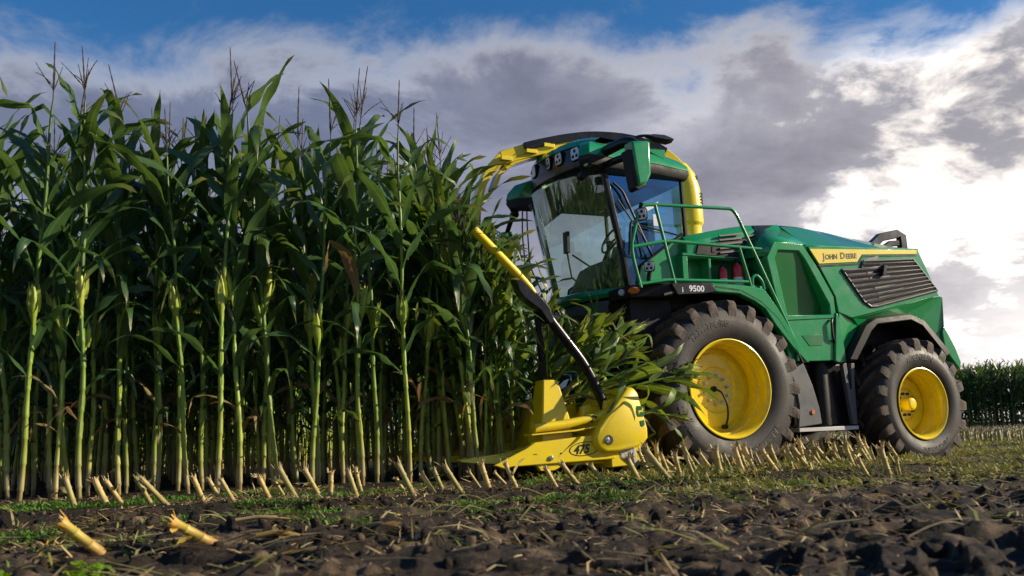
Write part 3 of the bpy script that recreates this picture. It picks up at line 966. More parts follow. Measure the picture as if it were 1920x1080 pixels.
    for k in range(n):
        f = (k + .5) / n
        z0 = 2.125 + f * (2.655 - 2.125); sl = 0.215 * (1 - f) + 0.075 * f
        sp = span(z0, sl)
        if not sp or sp[1] - sp[0] < .2: continue
        mb = MB()
        rings = []
        for u in (sp[0], sp[1]):
            z = z0 + sl * (u - 2.8)
            rings.append([P(u, 1.462, z + .016), P(u, 1.486, z + .004), P(u, 1.484, z - .010), P(u, 1.462, z - .038)])
        loft(mb, rings)
        part('louvre', mb, M['slat'], 0.003, parent=gr)
    mb = MB()
    for k in range(5):
        z = 2.14 + k * 0.105
        prism_uz(mb, [(2.36 + .0 * k - .05 * k + .25, z), (2.95 + .10 - .1 * k, z + .1), (2.95 + .12 - .1 * k, z + .16), (2.40 - .06 * k + .2, z + .07)], s * 1.459, s * 1.464)
    part('intake_baffle', mb, M['grey'], parent=gr)
    mb = MB()
    prism_uz(mb, [(2.64, 2.43), (2.72, 2.44), (2.75, 2.58), (2.69, 2.58)], s * 1.46, s * 1.53)
    part('intake_handle', mb, M['black_gloss'], 0.01, parent=gr)
    # front frame round the dark recessed door
    mb = MB()
    outer = [(0.80, 2.60), (0.93, 2.80), (1.40, 2.80), (1.60, 2.535), (1.845, 2.14), (1.86, 1.86), (0.96, 1.80)]
    inner = [(0.93, 2.60), (0.99, 2.705), (1.32, 2.71), (1.40, 2.62), (1.76, 2.02), (1.765, 1.90), (1.06, 1.87)]
    po = [P(u, 1.445, z) for u, z in outer]; pi = [P(u, 1.445, z) for u, z in inner]
    po2 = [P(u, 1.36, z) for u, z in outer]
    dep = [P(u, 1.41 - (2.70 - z) * .17, z) for u, z in [(u * .97 + .04, z * .99 + .02) for u, z in inner]]
    n_ = len(outer)
    vs = po + pi + po2 + dep
    fs = [(i, (i + 1) % n_, n_ + (i + 1) % n_, n_ + i) for i in range(n_)]
    fs += [(i, (i + 1) % n_, 2 * n_ + (i + 1) % n_, 2 * n_ + i) for i in range(n_)]
    fs += [(n_ + i, n_ + (i + 1) % n_, 3 * n_ + (i + 1) % n_, 3 * n_ + i) for i in range(n_)]
    mb.add(vs, fs)
    part('door_frame', mb, M['green'], 0.012, angle=30)
    mb = MB()
    mb.add(dep, [tuple(range(n_))])
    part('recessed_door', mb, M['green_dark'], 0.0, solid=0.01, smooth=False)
    mb = MB()     # shoulder above the door running up to the hood
    sh = [(0.82, 1.445, 2.62), (0.94, 1.44, 2.80), (1.435, 1.44, 2.80), (1.435, 1.03, ztop(1.43) - .08), (0.99, 1.05, ztop(.99) - .09), (0.70, 1.05, 2.64)]
    mb.add([P(*p) for p in sh], [(0, 1, 4, 5), (1, 2, 3, 4)])
    part('shoulder_panel', mb, M['green'], solid=0.014, angle=20)
    # lower door
    mb = MB()
    prism_uz(mb, [(0.98, 1.83), (1.78, 1.885), (1.78, 1.31), (1.04, 1.285)], s * 1.36, s * 1.43)
    ld = part('lower_door', mb, M['green'], 0.012)
    mb = MB()
    prism_uz(mb, [(1.27, 1.62), (1.60, 1.64), (1.62, 1.60), (1.58, 1.50), (1.38, 1.49)], s * 1.428, s * 1.436)
    part('door_pull', mb, M['green_dark'], 0.004, parent=ld)
    mb = MB()
    tube(mb, [(1.775, s * 1.45, 1.84), (1.74, s * 1.47, 1.80), (1.745, s * 1.47, 1.60), (1.785, s * 1.45, 1.55)], 0.016, 8, fil=.04)
    part('door_latch', mb, M['black'], parent=ld)
    # black vents beside the catwalk
    mb = MB()
    prism_uz(mb, [(0.0, 2.66), (0.05, 2.80), (0.98, 2.96), (1.12, 3.02), (1.24, 3.05), (0.80, 2.66)], s * 1.03, s * 1.075)
    v = part('side_vent', mb, M['black'], 0.006)
    for k in range(5):
        mb = MB()
        z = 2.685 + k * 0.055
        for a, b in ((0.36, 0.72), (0.78, min(1.2, 0.84 + k * .07))):
            if b - a > .05: barpath(mb, [(a, s * 1.085, z + a * .04), (b, s * 1.085, z + b * .09)], 0.012, 0.012)
        part('vent_slat', mb, M['grey'], 0.003, parent=v)
    mb = MB()
    prism_uz(mb, [(0.24, 2.70), (0.26, 2.83), (0.31, 2.84), (0.29, 2.70)], s * 1.06, s * 1.082)
    part('vent_divider', mb, M['black'], 0.004, parent=v)
    # bay beside the catwalk
    mb = MB()
    box(mb, -0.16, 0.78, s * 0.82, s * 0.86, 2.24, 2.66)
    box(mb, -0.20, -0.12, s * 0.86, s * 1.06, 2.24, 2.68)
    box(mb, 0.20, 0.24, s * 0.86, s * 1.05, 2.24, 2.66)
    box(mb, 0.76, 0.82, s * 0.86, s * 1.06, 2.24, 2.66)
    box(mb, -0.12, 0.20, s * 0.86, s * 1.08, 2.30, 2.335)
    prism_uz(mb, [(-0.2, 2.64), (0.84, 2.64), (0.84, 2.675), (-0.2, 2.675)], s * 0.86, s * 1.07)
    part('equipment_bay', mb, M['green'], 0.008)
    # slope down from the bay to the frame
    mb = MB()
    mb.add([P(0.80, 1.07, 2.64), P(0.82, 1.43, 2.60), P(1.02, 1.40, 1.85), P(0.98, 1.05, 1.90)], [(0, 1, 2, 3)])
    part('bay_end_panel', mb, M['green'], solid=0.012)
    # catwalk over the front wheel and its green mudguard
    mb = MB()
    rings = []
    gu = [(-0.80, 2.06), (-0.45, 2.15), (-0.05, 2.18), (0.32, 2.15), (0.62, 2.02), (0.86, 1.82), (1.06, 1.55), (1.20, 1.28)]
    for u, z in gu:
        rings.append([P(u, 0.62, z - .02), P(u, 1.50, z - .02), P(u, 1.50, z + .012), P(u, 0.62, z + .012)])
    loft(mb, rings)
    part('mudguard_liner', mb, M['dark'], 0.004)
    mb = MB()
    g2 = [(-0.10, 2.225, 2.115), (0.30, 2.215, 2.105), (0.52, 2.205, 2.02), (0.68, 2.18, 1.925), (0.86, 1.96, 1.73), (1.10, 1.60, 1.46), (1.30, 1.28, 1.275)]
    rings = []
    for u, za, zb in g2:
        ub = u - .04 if za < 2.1 else u
        rings.append([P(u, 1.50, za), P(u, 1.40, za + .005), P(ub, 1.40, zb), P(ub, 1.50, zb)])
    loft(mb, rings)
    part('mudguard', mb, M['green'], 0.012)
    mb = MB()
    prism_uw(mb, [(-0.95, s * 0.86), (-0.95, s * 1.42), (-0.1, s * 1.47), (0.62, s * 1.44), (0.95, s * 1.3), (0.95, s * 0.86)], 2.195, 2.235)
    part('catwalk', mb, M['green'], 0.004)
    # dark panel with white plate marks over the tyre
    mb = MB()
    prism_uz(mb, [(-0.70, 2.19), (-0.12, 2.225), (-0.05, 2.12), (-0.20, 2.09), (-0.62, 2.055)], s * 1.44, s * 1.52)
    pl = part('model_plate', mb, M['black_gloss'], 0.008)
    if s > 0:
        mb = MB()
        flat_text(mb, '9500', 0.10, -0.46, 2.105, 1.522, slope=0.02, sx=1.1, bold=0.002)
        flat_text(mb, 'i', 0.09, -0.56, 2.09, 1.522, bold=0.002)
        part('plate_marks', mb, M['white'], parent=pl, recalc=False, smooth=False)
    # grey mudflap panel behind the front wheel, black tank, bracket, step
    mb = MB()
    prism_uz(mb, [(1.00, 1.275), (1.28, 1.275), (1.40, 1.0), (1.48, 0.72), (1.50, 0.52), (1.12, 0.48), (1.16, 0.75), (1.12, 1.02)], s * 1.36, s * 1.41)
    mf = part('mudflap', mb, M['grey'], 0.01)
    mb = MB(); disc(mb, 1.36, 0.665, 0.028, s * 1.41, s * 1.425, 16)
    part('side_reflector', mb, M['orange'], 0.003, parent=mf)
    mb = MB()
    box(mb, 1.22, 2.15, s * 0.9, s * 1.22, 0.50, 1.285)
    part('side_tank', mb, M['black_gloss'], 0.015)
    mb = MB()
    lathe_prof = [(0.0001, 0.5), (0.105, 0.5), (0.105, 1.22), (0.085, 1.32), (0.072, 1.40), (0.072, 1.47), (0.086, 1.47), (0.086, 1.51), (0.0001, 1.51)]
    rings = []
    for r, z in lathe_prof:
        rings.append([P(1.66 + r * math.cos(2 * PI * k / 20), 1.26 + r * math.sin(2 * PI * k / 20), z) for k in range(20)])
    loft(mb, rings)
    part('air_cylinder', mb, M['black'], 0.004)
    mb = MB()
    prism_uz(mb, [(1.97, 1.285), (2.04, 1.285), (2.06, 0.95), (2.10, 0.95), (2.115, 1.285), (2.175, 1.285), (2.15, 1.0), (2.14, 0.50), (2.06, 0.50)], s * 1.30, s * 1.36)
    part('tank_bracket', mb, M['grey'], 0.006)
    mb = MB()
    prism_uz(mb, [(1.12, 0.425), (2.09, 0.435), (2.09, 0.485), (1.12, 0.475)], s * 1.10, s * 1.42)
    part('side_step', mb, M['alu'], 0.005)


side_parts(1)
side_parts(-1)

# ---- tail
mb = MB()
for k in range(9):
    f = k / 8
    u = 3.43 + f * 0.30; z = 2.84 - f * 0.56
    box(mb, u - .03, u + 0.05, -1.40, 1.40, z - .055, z)
part('tail_louvres', mb, M['slat'], 0.006)
mb = MB()
loft(mb, [[V(3.38, w, 2.86), V(3.40, w, 2.86), V(3.70, w, 2.28), V(3.74, w, 1.75), V(3.95, w, 1.25), V(3.6, w, 1.25), V(3.3, w, 2.0)] for w in (-1.39, 1.39)])
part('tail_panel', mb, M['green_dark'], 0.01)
mb = MB()
box(mb, 3.78, 4.12, 0.70, 1.15, 0.60, 1.20)
box(mb, 4.1, 4.30, 0.95, 1.15, 0.66, 0.74)
box(mb, 4.1, 4.22, 0.98, 1.12, 0.80, 1.0)
box(mb, 3.9, 4.12, -1.15, -0.7, 0.6, 1.2)
part('rear_hitch', mb, M['alu'], 0.01)
mb = MB()
for a, b in (((3.12, 0.86, 2.99), (3.33, 0.80, 3.12)), ):
    barpath(mb, [(3.14, .90, 2.98), (3.34, .90, 3.13), (3.66, .90, 3.20), (3.76, .90, 3.17), (3.77, .90, 2.80)], .06, .045, up=(0, 1, 0))
    barpath(mb, [(3.38, .90, 2.97), (3.52, .90, 3.05), (3.73, .90, 3.07)], .04, .03, up=(0, 1, 0))
part('roll_bar', mb, M['black_gloss'], 0.008)

# ---- railing of the catwalk and its two work lamps
mb = MB()
w = 1.47
R_ = 0.021
tube(mb, [(-1.09, w, 2.13), (-1.17, w, 2.45), (-1.19, w, 2.62), (-1.06, w, 3.06), (-1.0, w, 3.12), (-0.83, w, 3.14), (0.29, w, 3.175), (0.36, w, 3.10), (1.165, w, 1.46), (1.135, w, 1.30)], R_, 10, fil=.09)
tube(mb, [(-0.83, w, 3.13), (-0.61, w, 2.16)], R_, 10)
tube(mb, [(-1.17, w, 2.61), (-0.70, w, 2.71), (0.70, w, 2.69)], R_, 10, fil=.1)
tube(mb, [(-1.12, w, 2.17), (-0.72, w, 2.24), (0.46, w, 2.265)], R_, 10, fil=.1)
tube(mb, [(0.36, w, 2.69), (0.50, w, 2.20)], R_, 10)
tube(mb, [(0.52, w, 2.20), (0.53, w, 2.33), (0.60, w, 2.36), (0.68, w, 2.28), (0.70, w, 2.18)], 0.018, 8, fil=.05)
part('railing', mb, M['green'])


def work_lamp(u, w_, z, s=1.0, parent=None, face=-1.0):
    mb = MB()
    n_ = 4
    for dz, r in ((0, 1),):
        loft(mb, [[V(u + face * t, w_ + a * k, z + b * k) for a, b in ((-.07 * s, -.055 * s), (.07 * s, -.055 * s), (.07 * s, .055 * s), (-.07 * s, .055 * s))] for t, k in ((0.09 * s, .7), (0.0, 1.0), (-0.03 * s, 1.0))])
    o = part('work_lamp', mb, M['black'], 0.008, parent=parent)
    return o


def lamp_dir(name, pos, d, sx, sz, parent=None, led=True, body=True):
    """rectangular work lamp at local (u,w,z) facing local direction d"""
    p = Vector(V(*pos)); d = Vector(V(*d)).normalized()
    s = Vector((0, 0, 1)).cross(d).normalized(); t = d.cross(s)
    def q(a, b, c): return tuple(p + s * a + t * b + d * c)
    mb = MB()
    loft(mb, [[q(a * k * sx, b * k * sz, c) for a, b in ((-1, -.6), (-.75, -1), (.75, -1), (1, -.6), (1, .6), (.75, 1), (-.75, 1), (-1, .6))] for k, c in ((.6, -.07), (1, -.02), (1, 0.012))])
    o = part(name, mb, M['black'], 0.004, parent=parent)
    mb = MB()
    loft(mb, [[q(a * k * sx, b * k * sz, c) for a, b in ((-1, -.6), (-.75, -1), (.75, -1), (1, -.6), (1, .6), (.75, 1), (-.75, 1), (-1, .6))] for k, c in ((.86, .010), (.86, 0.018))])
    l = part('lamp_lens', mb, M['lampglass'], 0.003, parent=o)
    if led:
        mb = MB()
        for a, b in ((-.4, -.35), (.4, -.35), (0, .4)):
            c0 = p + s * (a * sx) + t * (b * sz)
            loft(mb, [[tuple(c0 + s * (math.cos(2 * PI * k / 10) * sx * .26) + t * (math.sin(2 * PI * k / 10) * sz * .26) + d * c) for k in range(10)] for c in (.017, .022)])
        part('lamp_diodes', mb, M['black'], parent=o)
    return o


lamp_dir('work_lamp', (-1.04, 1.50, 3.00), (-.75, .65, -.1), .062, .075)
lamp_dir('work_lamp', (-0.98, 1.50, 2.38), (-.75, .65, -.1), .062, .062)
mb = MB()
tube(mb, [(-1.04, 1.47, 3.08), (-1.03, 1.49, 3.14)], .025, 8)
tube(mb, [(-0.98, 1.47, 2.22), (-0.97, 1.49, 2.34)], .028, 8)
part('lamp_bracket', mb, M['black'])

# ---- cab
ZB, ZT = 2.24, 3.66


def wind_u(w, f):     # windscreen plan: bowed, leaning forward at the top
    return (-1.30 + 0.40 * (abs(w) / .92) ** 2.2) - 0.32 * f


mb = MB()
nw, nz_ = 20, 10
vs = []
for j in range(nz_ + 1):
    f = j / nz_
    for i in range(nw + 1):
        w = -0.92 + 1.84 * i / nw
        vs.append(V(wind_u(w, f) - .03 * math.sin(PI * f), w * (1 + .03 * f), ZB + (ZT - ZB) * f))
mb.add(vs, [(j * (nw + 1) + i, j * (nw + 1) + i + 1, (j + 1) * (nw + 1) + i + 1, (j + 1) * (nw + 1) + i) for j in range(nz_) for i in range(nw)])
part('windscreen', mb, M['windscreen'], recalc=False, angle=80)
for s in (1, -1):
    mb = MB()
    w0 = .925
    pts = [(-0.90, ZB, 0), (-1.22, ZT, 1), (-0.08, 3.70, 1), (-0.10, 2.95, .5), (-0.74, 2.50, .2), (-0.80, ZB, 0)]
    mb.add([V(u, s * (w0 + .03 * k), z) for u, z, k in pts], [tuple(range(6))])
    part('side_window', mb, M['sideglass' if s > 0 else 'windscreen'], recalc=False)
    mb = MB()   # green quarter panel under the side window
    pts = [(-0.80, ZB - .02), (-0.74, 2.50), (-0.10, 2.95), (-0.02, 2.9), (-0.16, ZB - .02)]
    loft(mb, [[V(u, s * .945, z) for u, z in pts], [V(u, s * .87, z) for u, z in pts]])
    part('quarter_panel', mb, M['green'], 0.01)
    mb = MB()
    barpath(mb, [(-0.905, s * .925, ZB - .12), (-0.96, s * .935, ZB + .25), (-1.22, s * .955, ZT + .04)], 0.03, 0.045, up=(0, 1, 0))
    part('front_pillar', mb, M['black_gloss'], 0.012)
    mb = MB()
    barpath(mb, [(-0.18, s * .945, ZB - .02), (-0.05, s * .95, 2.93), (-0.075, s * .955, 3.72)], 0.022, 0.022, up=(0, 1, 0))
    barpath(mb, [(-0.16, s * .95, ZB), (0.0, s * .95, 2.9)], 0.02, 0.02, up=(0, 1, 0))
    part('rear_pillar', mb, M['black'], 0.008)
    mb = MB()   # rubber edge along the slanted sill
    tube(mb, [(-0.80, s * .945, ZB), (-0.745, s * .947, 2.50), (-0.10, s * .952, 2.95)], 0.016, 8)
    part('window_seal', mb, M['black'])
mb = MB()
mb.add([V(-0.06, -.9, 2.6), V(-0.06, .9, 2.6), V(-0.06, .93, 3.70), V(-0.06, -.93, 3.70)], [(0, 1, 2, 3)])
part('rear_window', mb, M['windscreen'], recalc=False)
mb = MB()
box(mb, -0.98, -0.02, -.88, .88, 2.02, 2.20)
pl = [(wind_u(w, 0) + .05, w) for w in np.linspace(-.9, .9, 13)] + [(-.02, .9), (-.02, -.9)]
prism_uw(mb, pl, 2.14, 2.235)
box(mb, -0.08, -0.02, -.88, .88, 2.2, 2.62)
part('cab_floor', mb, M['cabin'], 0.008)
# green bow under the windscreen and dark front apron
mb = MB()
rings = []
for w in np.linspace(-.97, .97, 21):
    u = wind_u(min(.92, abs(w)), 0) - .035
    t = abs(w) / .97
    rings.append([V(u, w, 2.245), V(u - .035, w, 2.225), V(u - .05, w, 2.16 + .02 * t), V(u - .02, w, 2.09 + .05 * t), V(u + .10, w, 2.10 + .05 * t), V(u + .10, w, 2.235)])
loft(mb, rings)
part('cab_bow', mb, M['green'], 0.006)
mb = MB()
rings = []
for w in np.linspace(-.99, .99, 21):
    u = wind_u(min(.92, abs(w)), 0) - .02
    rings.append([V(u, w, 2.10), V(u - .01, w, 1.95), V(u + .12, w, 1.82), V(u + .3, w, 1.82), V(u + .3, w, 2.10)])
loft(mb, rings)
part('front_apron', mb, M['grey'], 0.01)
mb = MB()
prism_uw(mb, [(-1.16, .84), (-1.14, 1.30), (-0.66, 1.48), (-0.5, 0.9)], 2.04, 2.19)
prism_uw(mb, [(-1.10, .5), (-1.08, 1.2), (-0.5, 1.2), (-0.5, 0.5)], 1.60, 2.05)
part('corner_step', mb, M['black'], 0.012)
mb = MB()
prism_uw(mb, [(-1.16, -.84), (-1.14, -1.30), (-0.66, -1.48), (-0.5, -0.9)], 2.04, 2.19)
part('corner_step', mb, M['black'], 0.012)
for (w_, u_, m_, nm) in ((1.16, -1.17, 'lampglass', 'position_lamp'), (1.33, -1.11, 'orange', 'indicator_lamp')):
    mb = MB()
    p = Vector(V(u_, w_, 2.12)); d = Vector(V(-.85, .5, 0)).normalized(); sd = Vector((0, 0, 1)).cross(d)
    loft(mb, [[tuple(p + sd * (math.cos(2 * PI * k / 16) * r * (1 if nm[0] == 'p' else 1.7)) + Vector((0, 0, 1)) * (math.sin(2 * PI * k / 16) * r) + d * c) for k in range(16)] for r, c in ((.042, -.03), (.042, .0), (.03, .02))])
    part(nm, mb, M[m_], 0.003)
# roof: slab, raised visor with its lamps, far and near front wings
plan = [(-1.30, 0), (-1.30, .45), (-1.30, .80), (-1.50, .90), (-1.62, 1.08), (-1.54, 1.20), (-1.2, 1.15), (-0.5, 1.10), (0.0, 1.04), (0.06, .8)]
plan = plan[1:] + [(u, -w) for u, w in reversed(plan[1:])]


def scaled(pl, k, du=0.0): return [((u + .7) * k - .7 + du, w * k) for u, w in pl]


mb = MB()
loft(mb, [[V(u, w, z - .03 * max(0, u + .55) + (-.02 if w > 5 else 0)) for u, w in scaled(plan, k)] for k, z in ((.90, 3.64), (.97, 3.66), (1.0, 3.72), (.995, 3.78))])
part('roof_underside', mb, M['dark'], 0.006, angle=45)
mb = MB()
loft(mb, [[V(u, w, z - dz * max(0, u + .55)) for u, w in scaled(plan, k, du)] for k, z, dz, du in ((1.003, 3.775, .05, 0), (.985, 3.87, .10, 0), (.90, 3.98, .16, 0), (.6, 4.07, .16, 0.05), (.25, 4.10, .1, .1))])
part('roof', mb, M['green'], 0.010, angle=40)


def vis_u(w): return -1.47 + .13 * (abs(w - .12) / .88) ** 2.4


mb = MB()
rings = []
for w in np.linspace(-.78, 1.02, 19):
    u = vis_u(w)
    e = (abs(w - .12) / .9) ** 4 + 1.6 * w
    rings.append([V(u + .05, w, 3.74 - .05 * w), V(u - .02, w, 3.80 - .06 * w), V(u - .03, w, 3.92 - .08 * w), V(u - .01, w, 4.11 - .05 * e), V(u + .35, w, 4.11 - .05 * e), V(u + .35, w, 3.76 - .05 * w)])
loft(mb, rings)
part('roof_visor', mb, M['black_gloss'], 0.012, angle=50)
mb = MB()
rings = []
for w in np.linspace(-.80, 1.04, 19):
    u = vis_u(w) - .02
    e = (abs(w - .12) / .92) ** 4 + 1.6 * w
    rings.append([V(u - .015, w, 4.095 - .05 * e), V(u + .0, w, 4.155 - .05 * e), V(u + .07, w, 4.205 - .055 * e), V(u + .6, w, 4.20 - .07 * e), V(u + 1.0, w, 4.08 - .08 * e), V(u + 1.0, w, 4.0), V(u + .3, w, 4.04)])
loft(mb, rings)
part('visor_cap', mb, M['green'], 0.008, angle=40)
for w_, z_, sx, sz in ((-.44, 4.03, .085, .085), (.08, 3.99, .055, .085), (.36, 3.965, .085, .085), (.72, 3.93, .09, .088)):
    u = vis_u(w_); nx = .30 * (w_ - .12)
    lamp_dir('roof_lamp', (u - .04, w_, z_), (-1, nx, -.06), sx, sz, led=(w_ > -.4))
for s in (1, -1):
    mb = MB()
    p = Vector(V(-1.52, s * 1.10, 3.74)); d = Vector(V(-.85, s * .45, -.15)).normalized()
    rings = []
    for c, r in ((-.12, .07), (-.02, .10), (.04, .09)):
        sd = Vector((0, 0, 1)).cross(d).normalized(); tt = d.cross(sd)
        rings.append([tuple(p + sd * math.cos(2 * PI * k / 14) * r * .8 + tt * math.sin(2 * PI * k / 14) * r * 1.25 + d * c) for k in range(14)])
    loft(mb, rings)
    co = part('corner_lamp', mb, M['black'], 0.006)
    mb = MB()
    loft(mb, [[tuple(p + sd * math.cos(2 * PI * k / 14) * r * .8 + tt * math.sin(2 * PI * k / 14) * r * 1.25 + d * c) for k in range(14)] for c, r in ((.038, .075), (.05, .06))])
    part('lamp_lens', mb, M['lampglass'], 0.002, parent=co)
    mb = MB()
    disc(mb, -1.53, 3.56, .055, s * .96, s * 1.06, 14)
    part('beacon_stub', mb, M['black'], 0.006, parent=co)

# mirrors
mb = MB()
tube(mb, [(-1.32, .92, 3.80), (-1.31, 1.02, 3.835), (-1.22, 1.48, 3.865), (-1.17, 1.60, 3.83), (-1.15, 1.63, 3.74)], .066, 12, fil=.06)
tube(mb, [(-1.30, .95, 3.66), (-1.26, 1.25, 3.69), (-1.14, 1.56, 3.70)], .045, 10, fil=.1)
tube(mb, [(-1.20, 1.55, 3.88), (-1.05, 1.60, 3.925), (-0.93, 1.62, 3.93)], .018, 8, fil=.05)
arm = part('mirror_arm', mb, M['black_gloss'])
mb = MB()
loft(mb, [[V(u, 1.62 + a, z + b) for a, b in ((-.05, 0), (0, -h), (.05, 0), (0, h))] for u, z, h in ((-1.00, 3.915, .012), (-0.90, 3.905, .055), (-0.74, 3.90, .066), (-0.65, 3.905, .038), (-.635, 3.905, .008))])
part('camera_pod', mb, M['black_gloss'], 0.01, parent=arm)
mb = MB()
sec = [(-1.285, 3.80), (-1.02, 3.83), (-1.03, 3.42), (-1.10, 3.30), (-1.215, 3.255)]
loft(mb, [[V(u, w_, z) for u, z in q] for w_, q in ((1.74, [(u * .9 - .115, z * .93 + .25) for u, z in sec]), (1.70, sec), (1.56, sec))])
hs = part('mirror_housing', mb, M['green'], 0.02)
mb = MB()
prism_uz(mb, [(-1.32, 3.70), (-1.265, 3.70), (-1.20, 3.245), (-1.245, 3.24)], 1.55, 1.71)
prism_uz(mb, [(-1.245, 3.235), (-1.20, 3.225), (-1.08, 3.285), (-1.09, 3.315), (-1.21, 3.27)], 1.55, 1.71)
part('mirror_edge', mb, M['black'], 0.012, parent=hs)
mb = MB()
tube(mb, [(-1.42, -1.02, 3.72), (-1.44, -1.30, 3.58), (-1.42, -1.52, 3.42)], .035, 10, fil=.1)
arm2 = part('mirror_arm', mb, M['black'])
mb = MB()
sec = [(-1.52, 3.40), (-1.34, 3.44), (-1.36, 2.98), (-1.48, 2.95)]
prism_uz(mb, sec, -1.64, -1.50)
fm = part('mirror_housing', mb, M['black'], 0.02)
mb = MB(); prism_uz(mb, [(-1.525, 3.34), (-1.335, 3.36), (-1.335, 3.45), (-1.525, 3.42)], -1.645, -1.495)
part('mirror_cap', mb, M['green'], 0.015, parent=fm)
mb = MB(); mb.add([V(-1.352, -1.49 - .0, 3.36), V(-1.352, -1.62, 3.36), V(-1.372, -1.62, 3.0), V(-1.372, -1.49, 3.0)], [(0, 1, 2, 3)])
part('mirror_glass', mb, M['white'], parent=fm, solid=.004)
# wipers, handles, aerials
mb = MB()
tube(mb, [(-1.10, .99, 3.52), (-0.98, 1.0, 3.42), (-0.60, 1.0, 2.62)], .016, 8, fil=.05)
tube(mb, [(-1.05, 1.0, 3.30), (-0.66, 1.005, 2.78)], .010, 8)
part('side_wiper', mb, M['black'])
mb = MB()
tube(mb, [(-0.93, 1.0, 2.62), (-0.90, 1.02, 3.02), (-0.84, 1.0, 3.05), (-0.74, .98, 2.6)], .016, 8, fil=.05)
tube(mb, [(-0.88, 1.0, 3.02), (-0.2, .98, 2.92)], .012, 8)
part('door_handle', mb, M['black_gloss'])
mb = MB()
tube(mb, [(-1.55, -.55, 3.62), (-1.52, -.62, 3.3), (-1.50, -.62, 2.75), (-1.33, -.52, 2.28)], .010, 8, fil=.1)
tube(mb, [(-1.58, -.62, 3.62), (-1.56, -.70, 3.2), (-1.52, -.72, 2.75)], .010, 8, fil=.1)
disc(mb, -1.51, 2.75, .035, -.66, -.60, 12)
part('wiper', mb, M['black'])
mb = MB()
tube(mb, [(-0.92, .2, 4.12), (-0.92, .2, 4.40)], .007, 6)
disc(mb, -0.92, 4.15, .03, .17, .23, 10)
tube(mb, [(-0.1, .85, 3.80), (-0.09, .85, 3.87)], .012, 6)
part('aerial', mb, M['black'])
# cab interior
mb = MB()
box(mb, -0.55, -0.12, -.20, .34, 2.55, 2.70)
loft(mb, [[V(u, w_, z) for w_, z in ((-.18, z0), (.32, z0), (.30, z1), (-.16, z1))] for u, z0, z1 in ((-.06, 2.62, 3.30), (-.16, 2.60, 3.30), (-.22, 2.66, 3.2))])
box(mb, -0.20, -0.10, -.03, .17, 3.30, 3.50)
box(mb, -0.42, -0.22, -.1, .22, 2.2, 2.56)
part('driver_seat', mb, M['seat'], 0.04)
mb = MB()
box(mb, -0.75, -0.15, .40, .62, 2.35, 2.80)
box(mb, -0.70, -0.18, -.42, -.28, 2.30, 2.66)
tube(mb, [(-0.66, .50, 2.8), (-0.70, .50, 2.92)], .03, 8)
part('control_console', mb, M['cabin'], 0.03)
mb = MB()
loft(mb, [[V(u, w_, z) for w_, z in ((-.28, z0), (.55, z0), (.50, z1), (-.20, z1))] for u, z0, z1 in ((-1.12, 2.24, 2.35), (-.98, 2.24, 2.62), (-.80, 2.24, 2.72), (-.66, 2.3, 2.55))])
loft(mb, [[V(u, w_, z) for w_, z in ((.35, z0), (.86, z0), (.84, z1), (.40, z1))] for u, z0, z1 in ((-.93, 2.24, 2.45), (-.80, 2.24, 2.85), (-.45, 2.24, 2.85))])
part('dashboard', mb, M['cabin'], 0.03)
mb = MB()
c = Vector((-0.72, .24, 2.98)); 
ring = []
for k in range(25):
    a = 2 * PI * k / 24
    ring.append((c.x + math.sin(a) * .09, c.y + math.cos(a) * .19, c.z + math.sin(a) * .17))
tube(mb, ring, .015, 8, cap=False)
tube(mb, [(c.x, c.y - .18, c.z), (c.x + .01, c.y, c.z - .02), (c.x, c.y + .18, c.z)], .014, 6)
tube(mb, [(c.x + .01, c.y, c.z - .02), (-0.86, .2, 2.6)], .03, 8)
part('steering_wheel', mb, M['black'])
mb = MB()
box(mb, -0.98, -0.93, -.62, -.50, 2.95, 3.25)
tube(mb, [(-0.95, -.56, 2.95), (-0.93, -.5, 2.6), (-0.8, -.3, 2.4)], .014, 6)
tube(mb, [(-0.80, -.2, 2.7), (-0.95, -.42, 2.9)], .014, 6)
part('monitor', mb, M['cabin'], 0.01)
mb = MB()
mb.add([V(-1.50, -.62, 3.60), V(-1.56, .25, 3.60), V(-1.42, .25, 3.30), V(-1.36, -.42, 3.26)], [(0, 1, 2, 3)])
part('sun_blind', mb, M['cabin'], solid=.006)
mb = MB()
box(mb, -0.5, -0.3, .90, .915, 3.20, 3.27)
prism_uz(mb, [(-0.72, 3.15), (-0.45, 3.28), (-0.44, 3.34), (-0.71, 3.21)], .962, .966)
prism_uz(mb, [(-0.53, 3.02), (-0.44, 3.02), (-0.44, 3.17), (-0.53, 3.17)], .962, .966)
prism_uz(mb, [(-0.53, 2.93), (-0.40, 2.93), (-0.40, 2.965), (-0.53, 2.965)], .962, .966)
part('window_stickers', mb, M['white'])

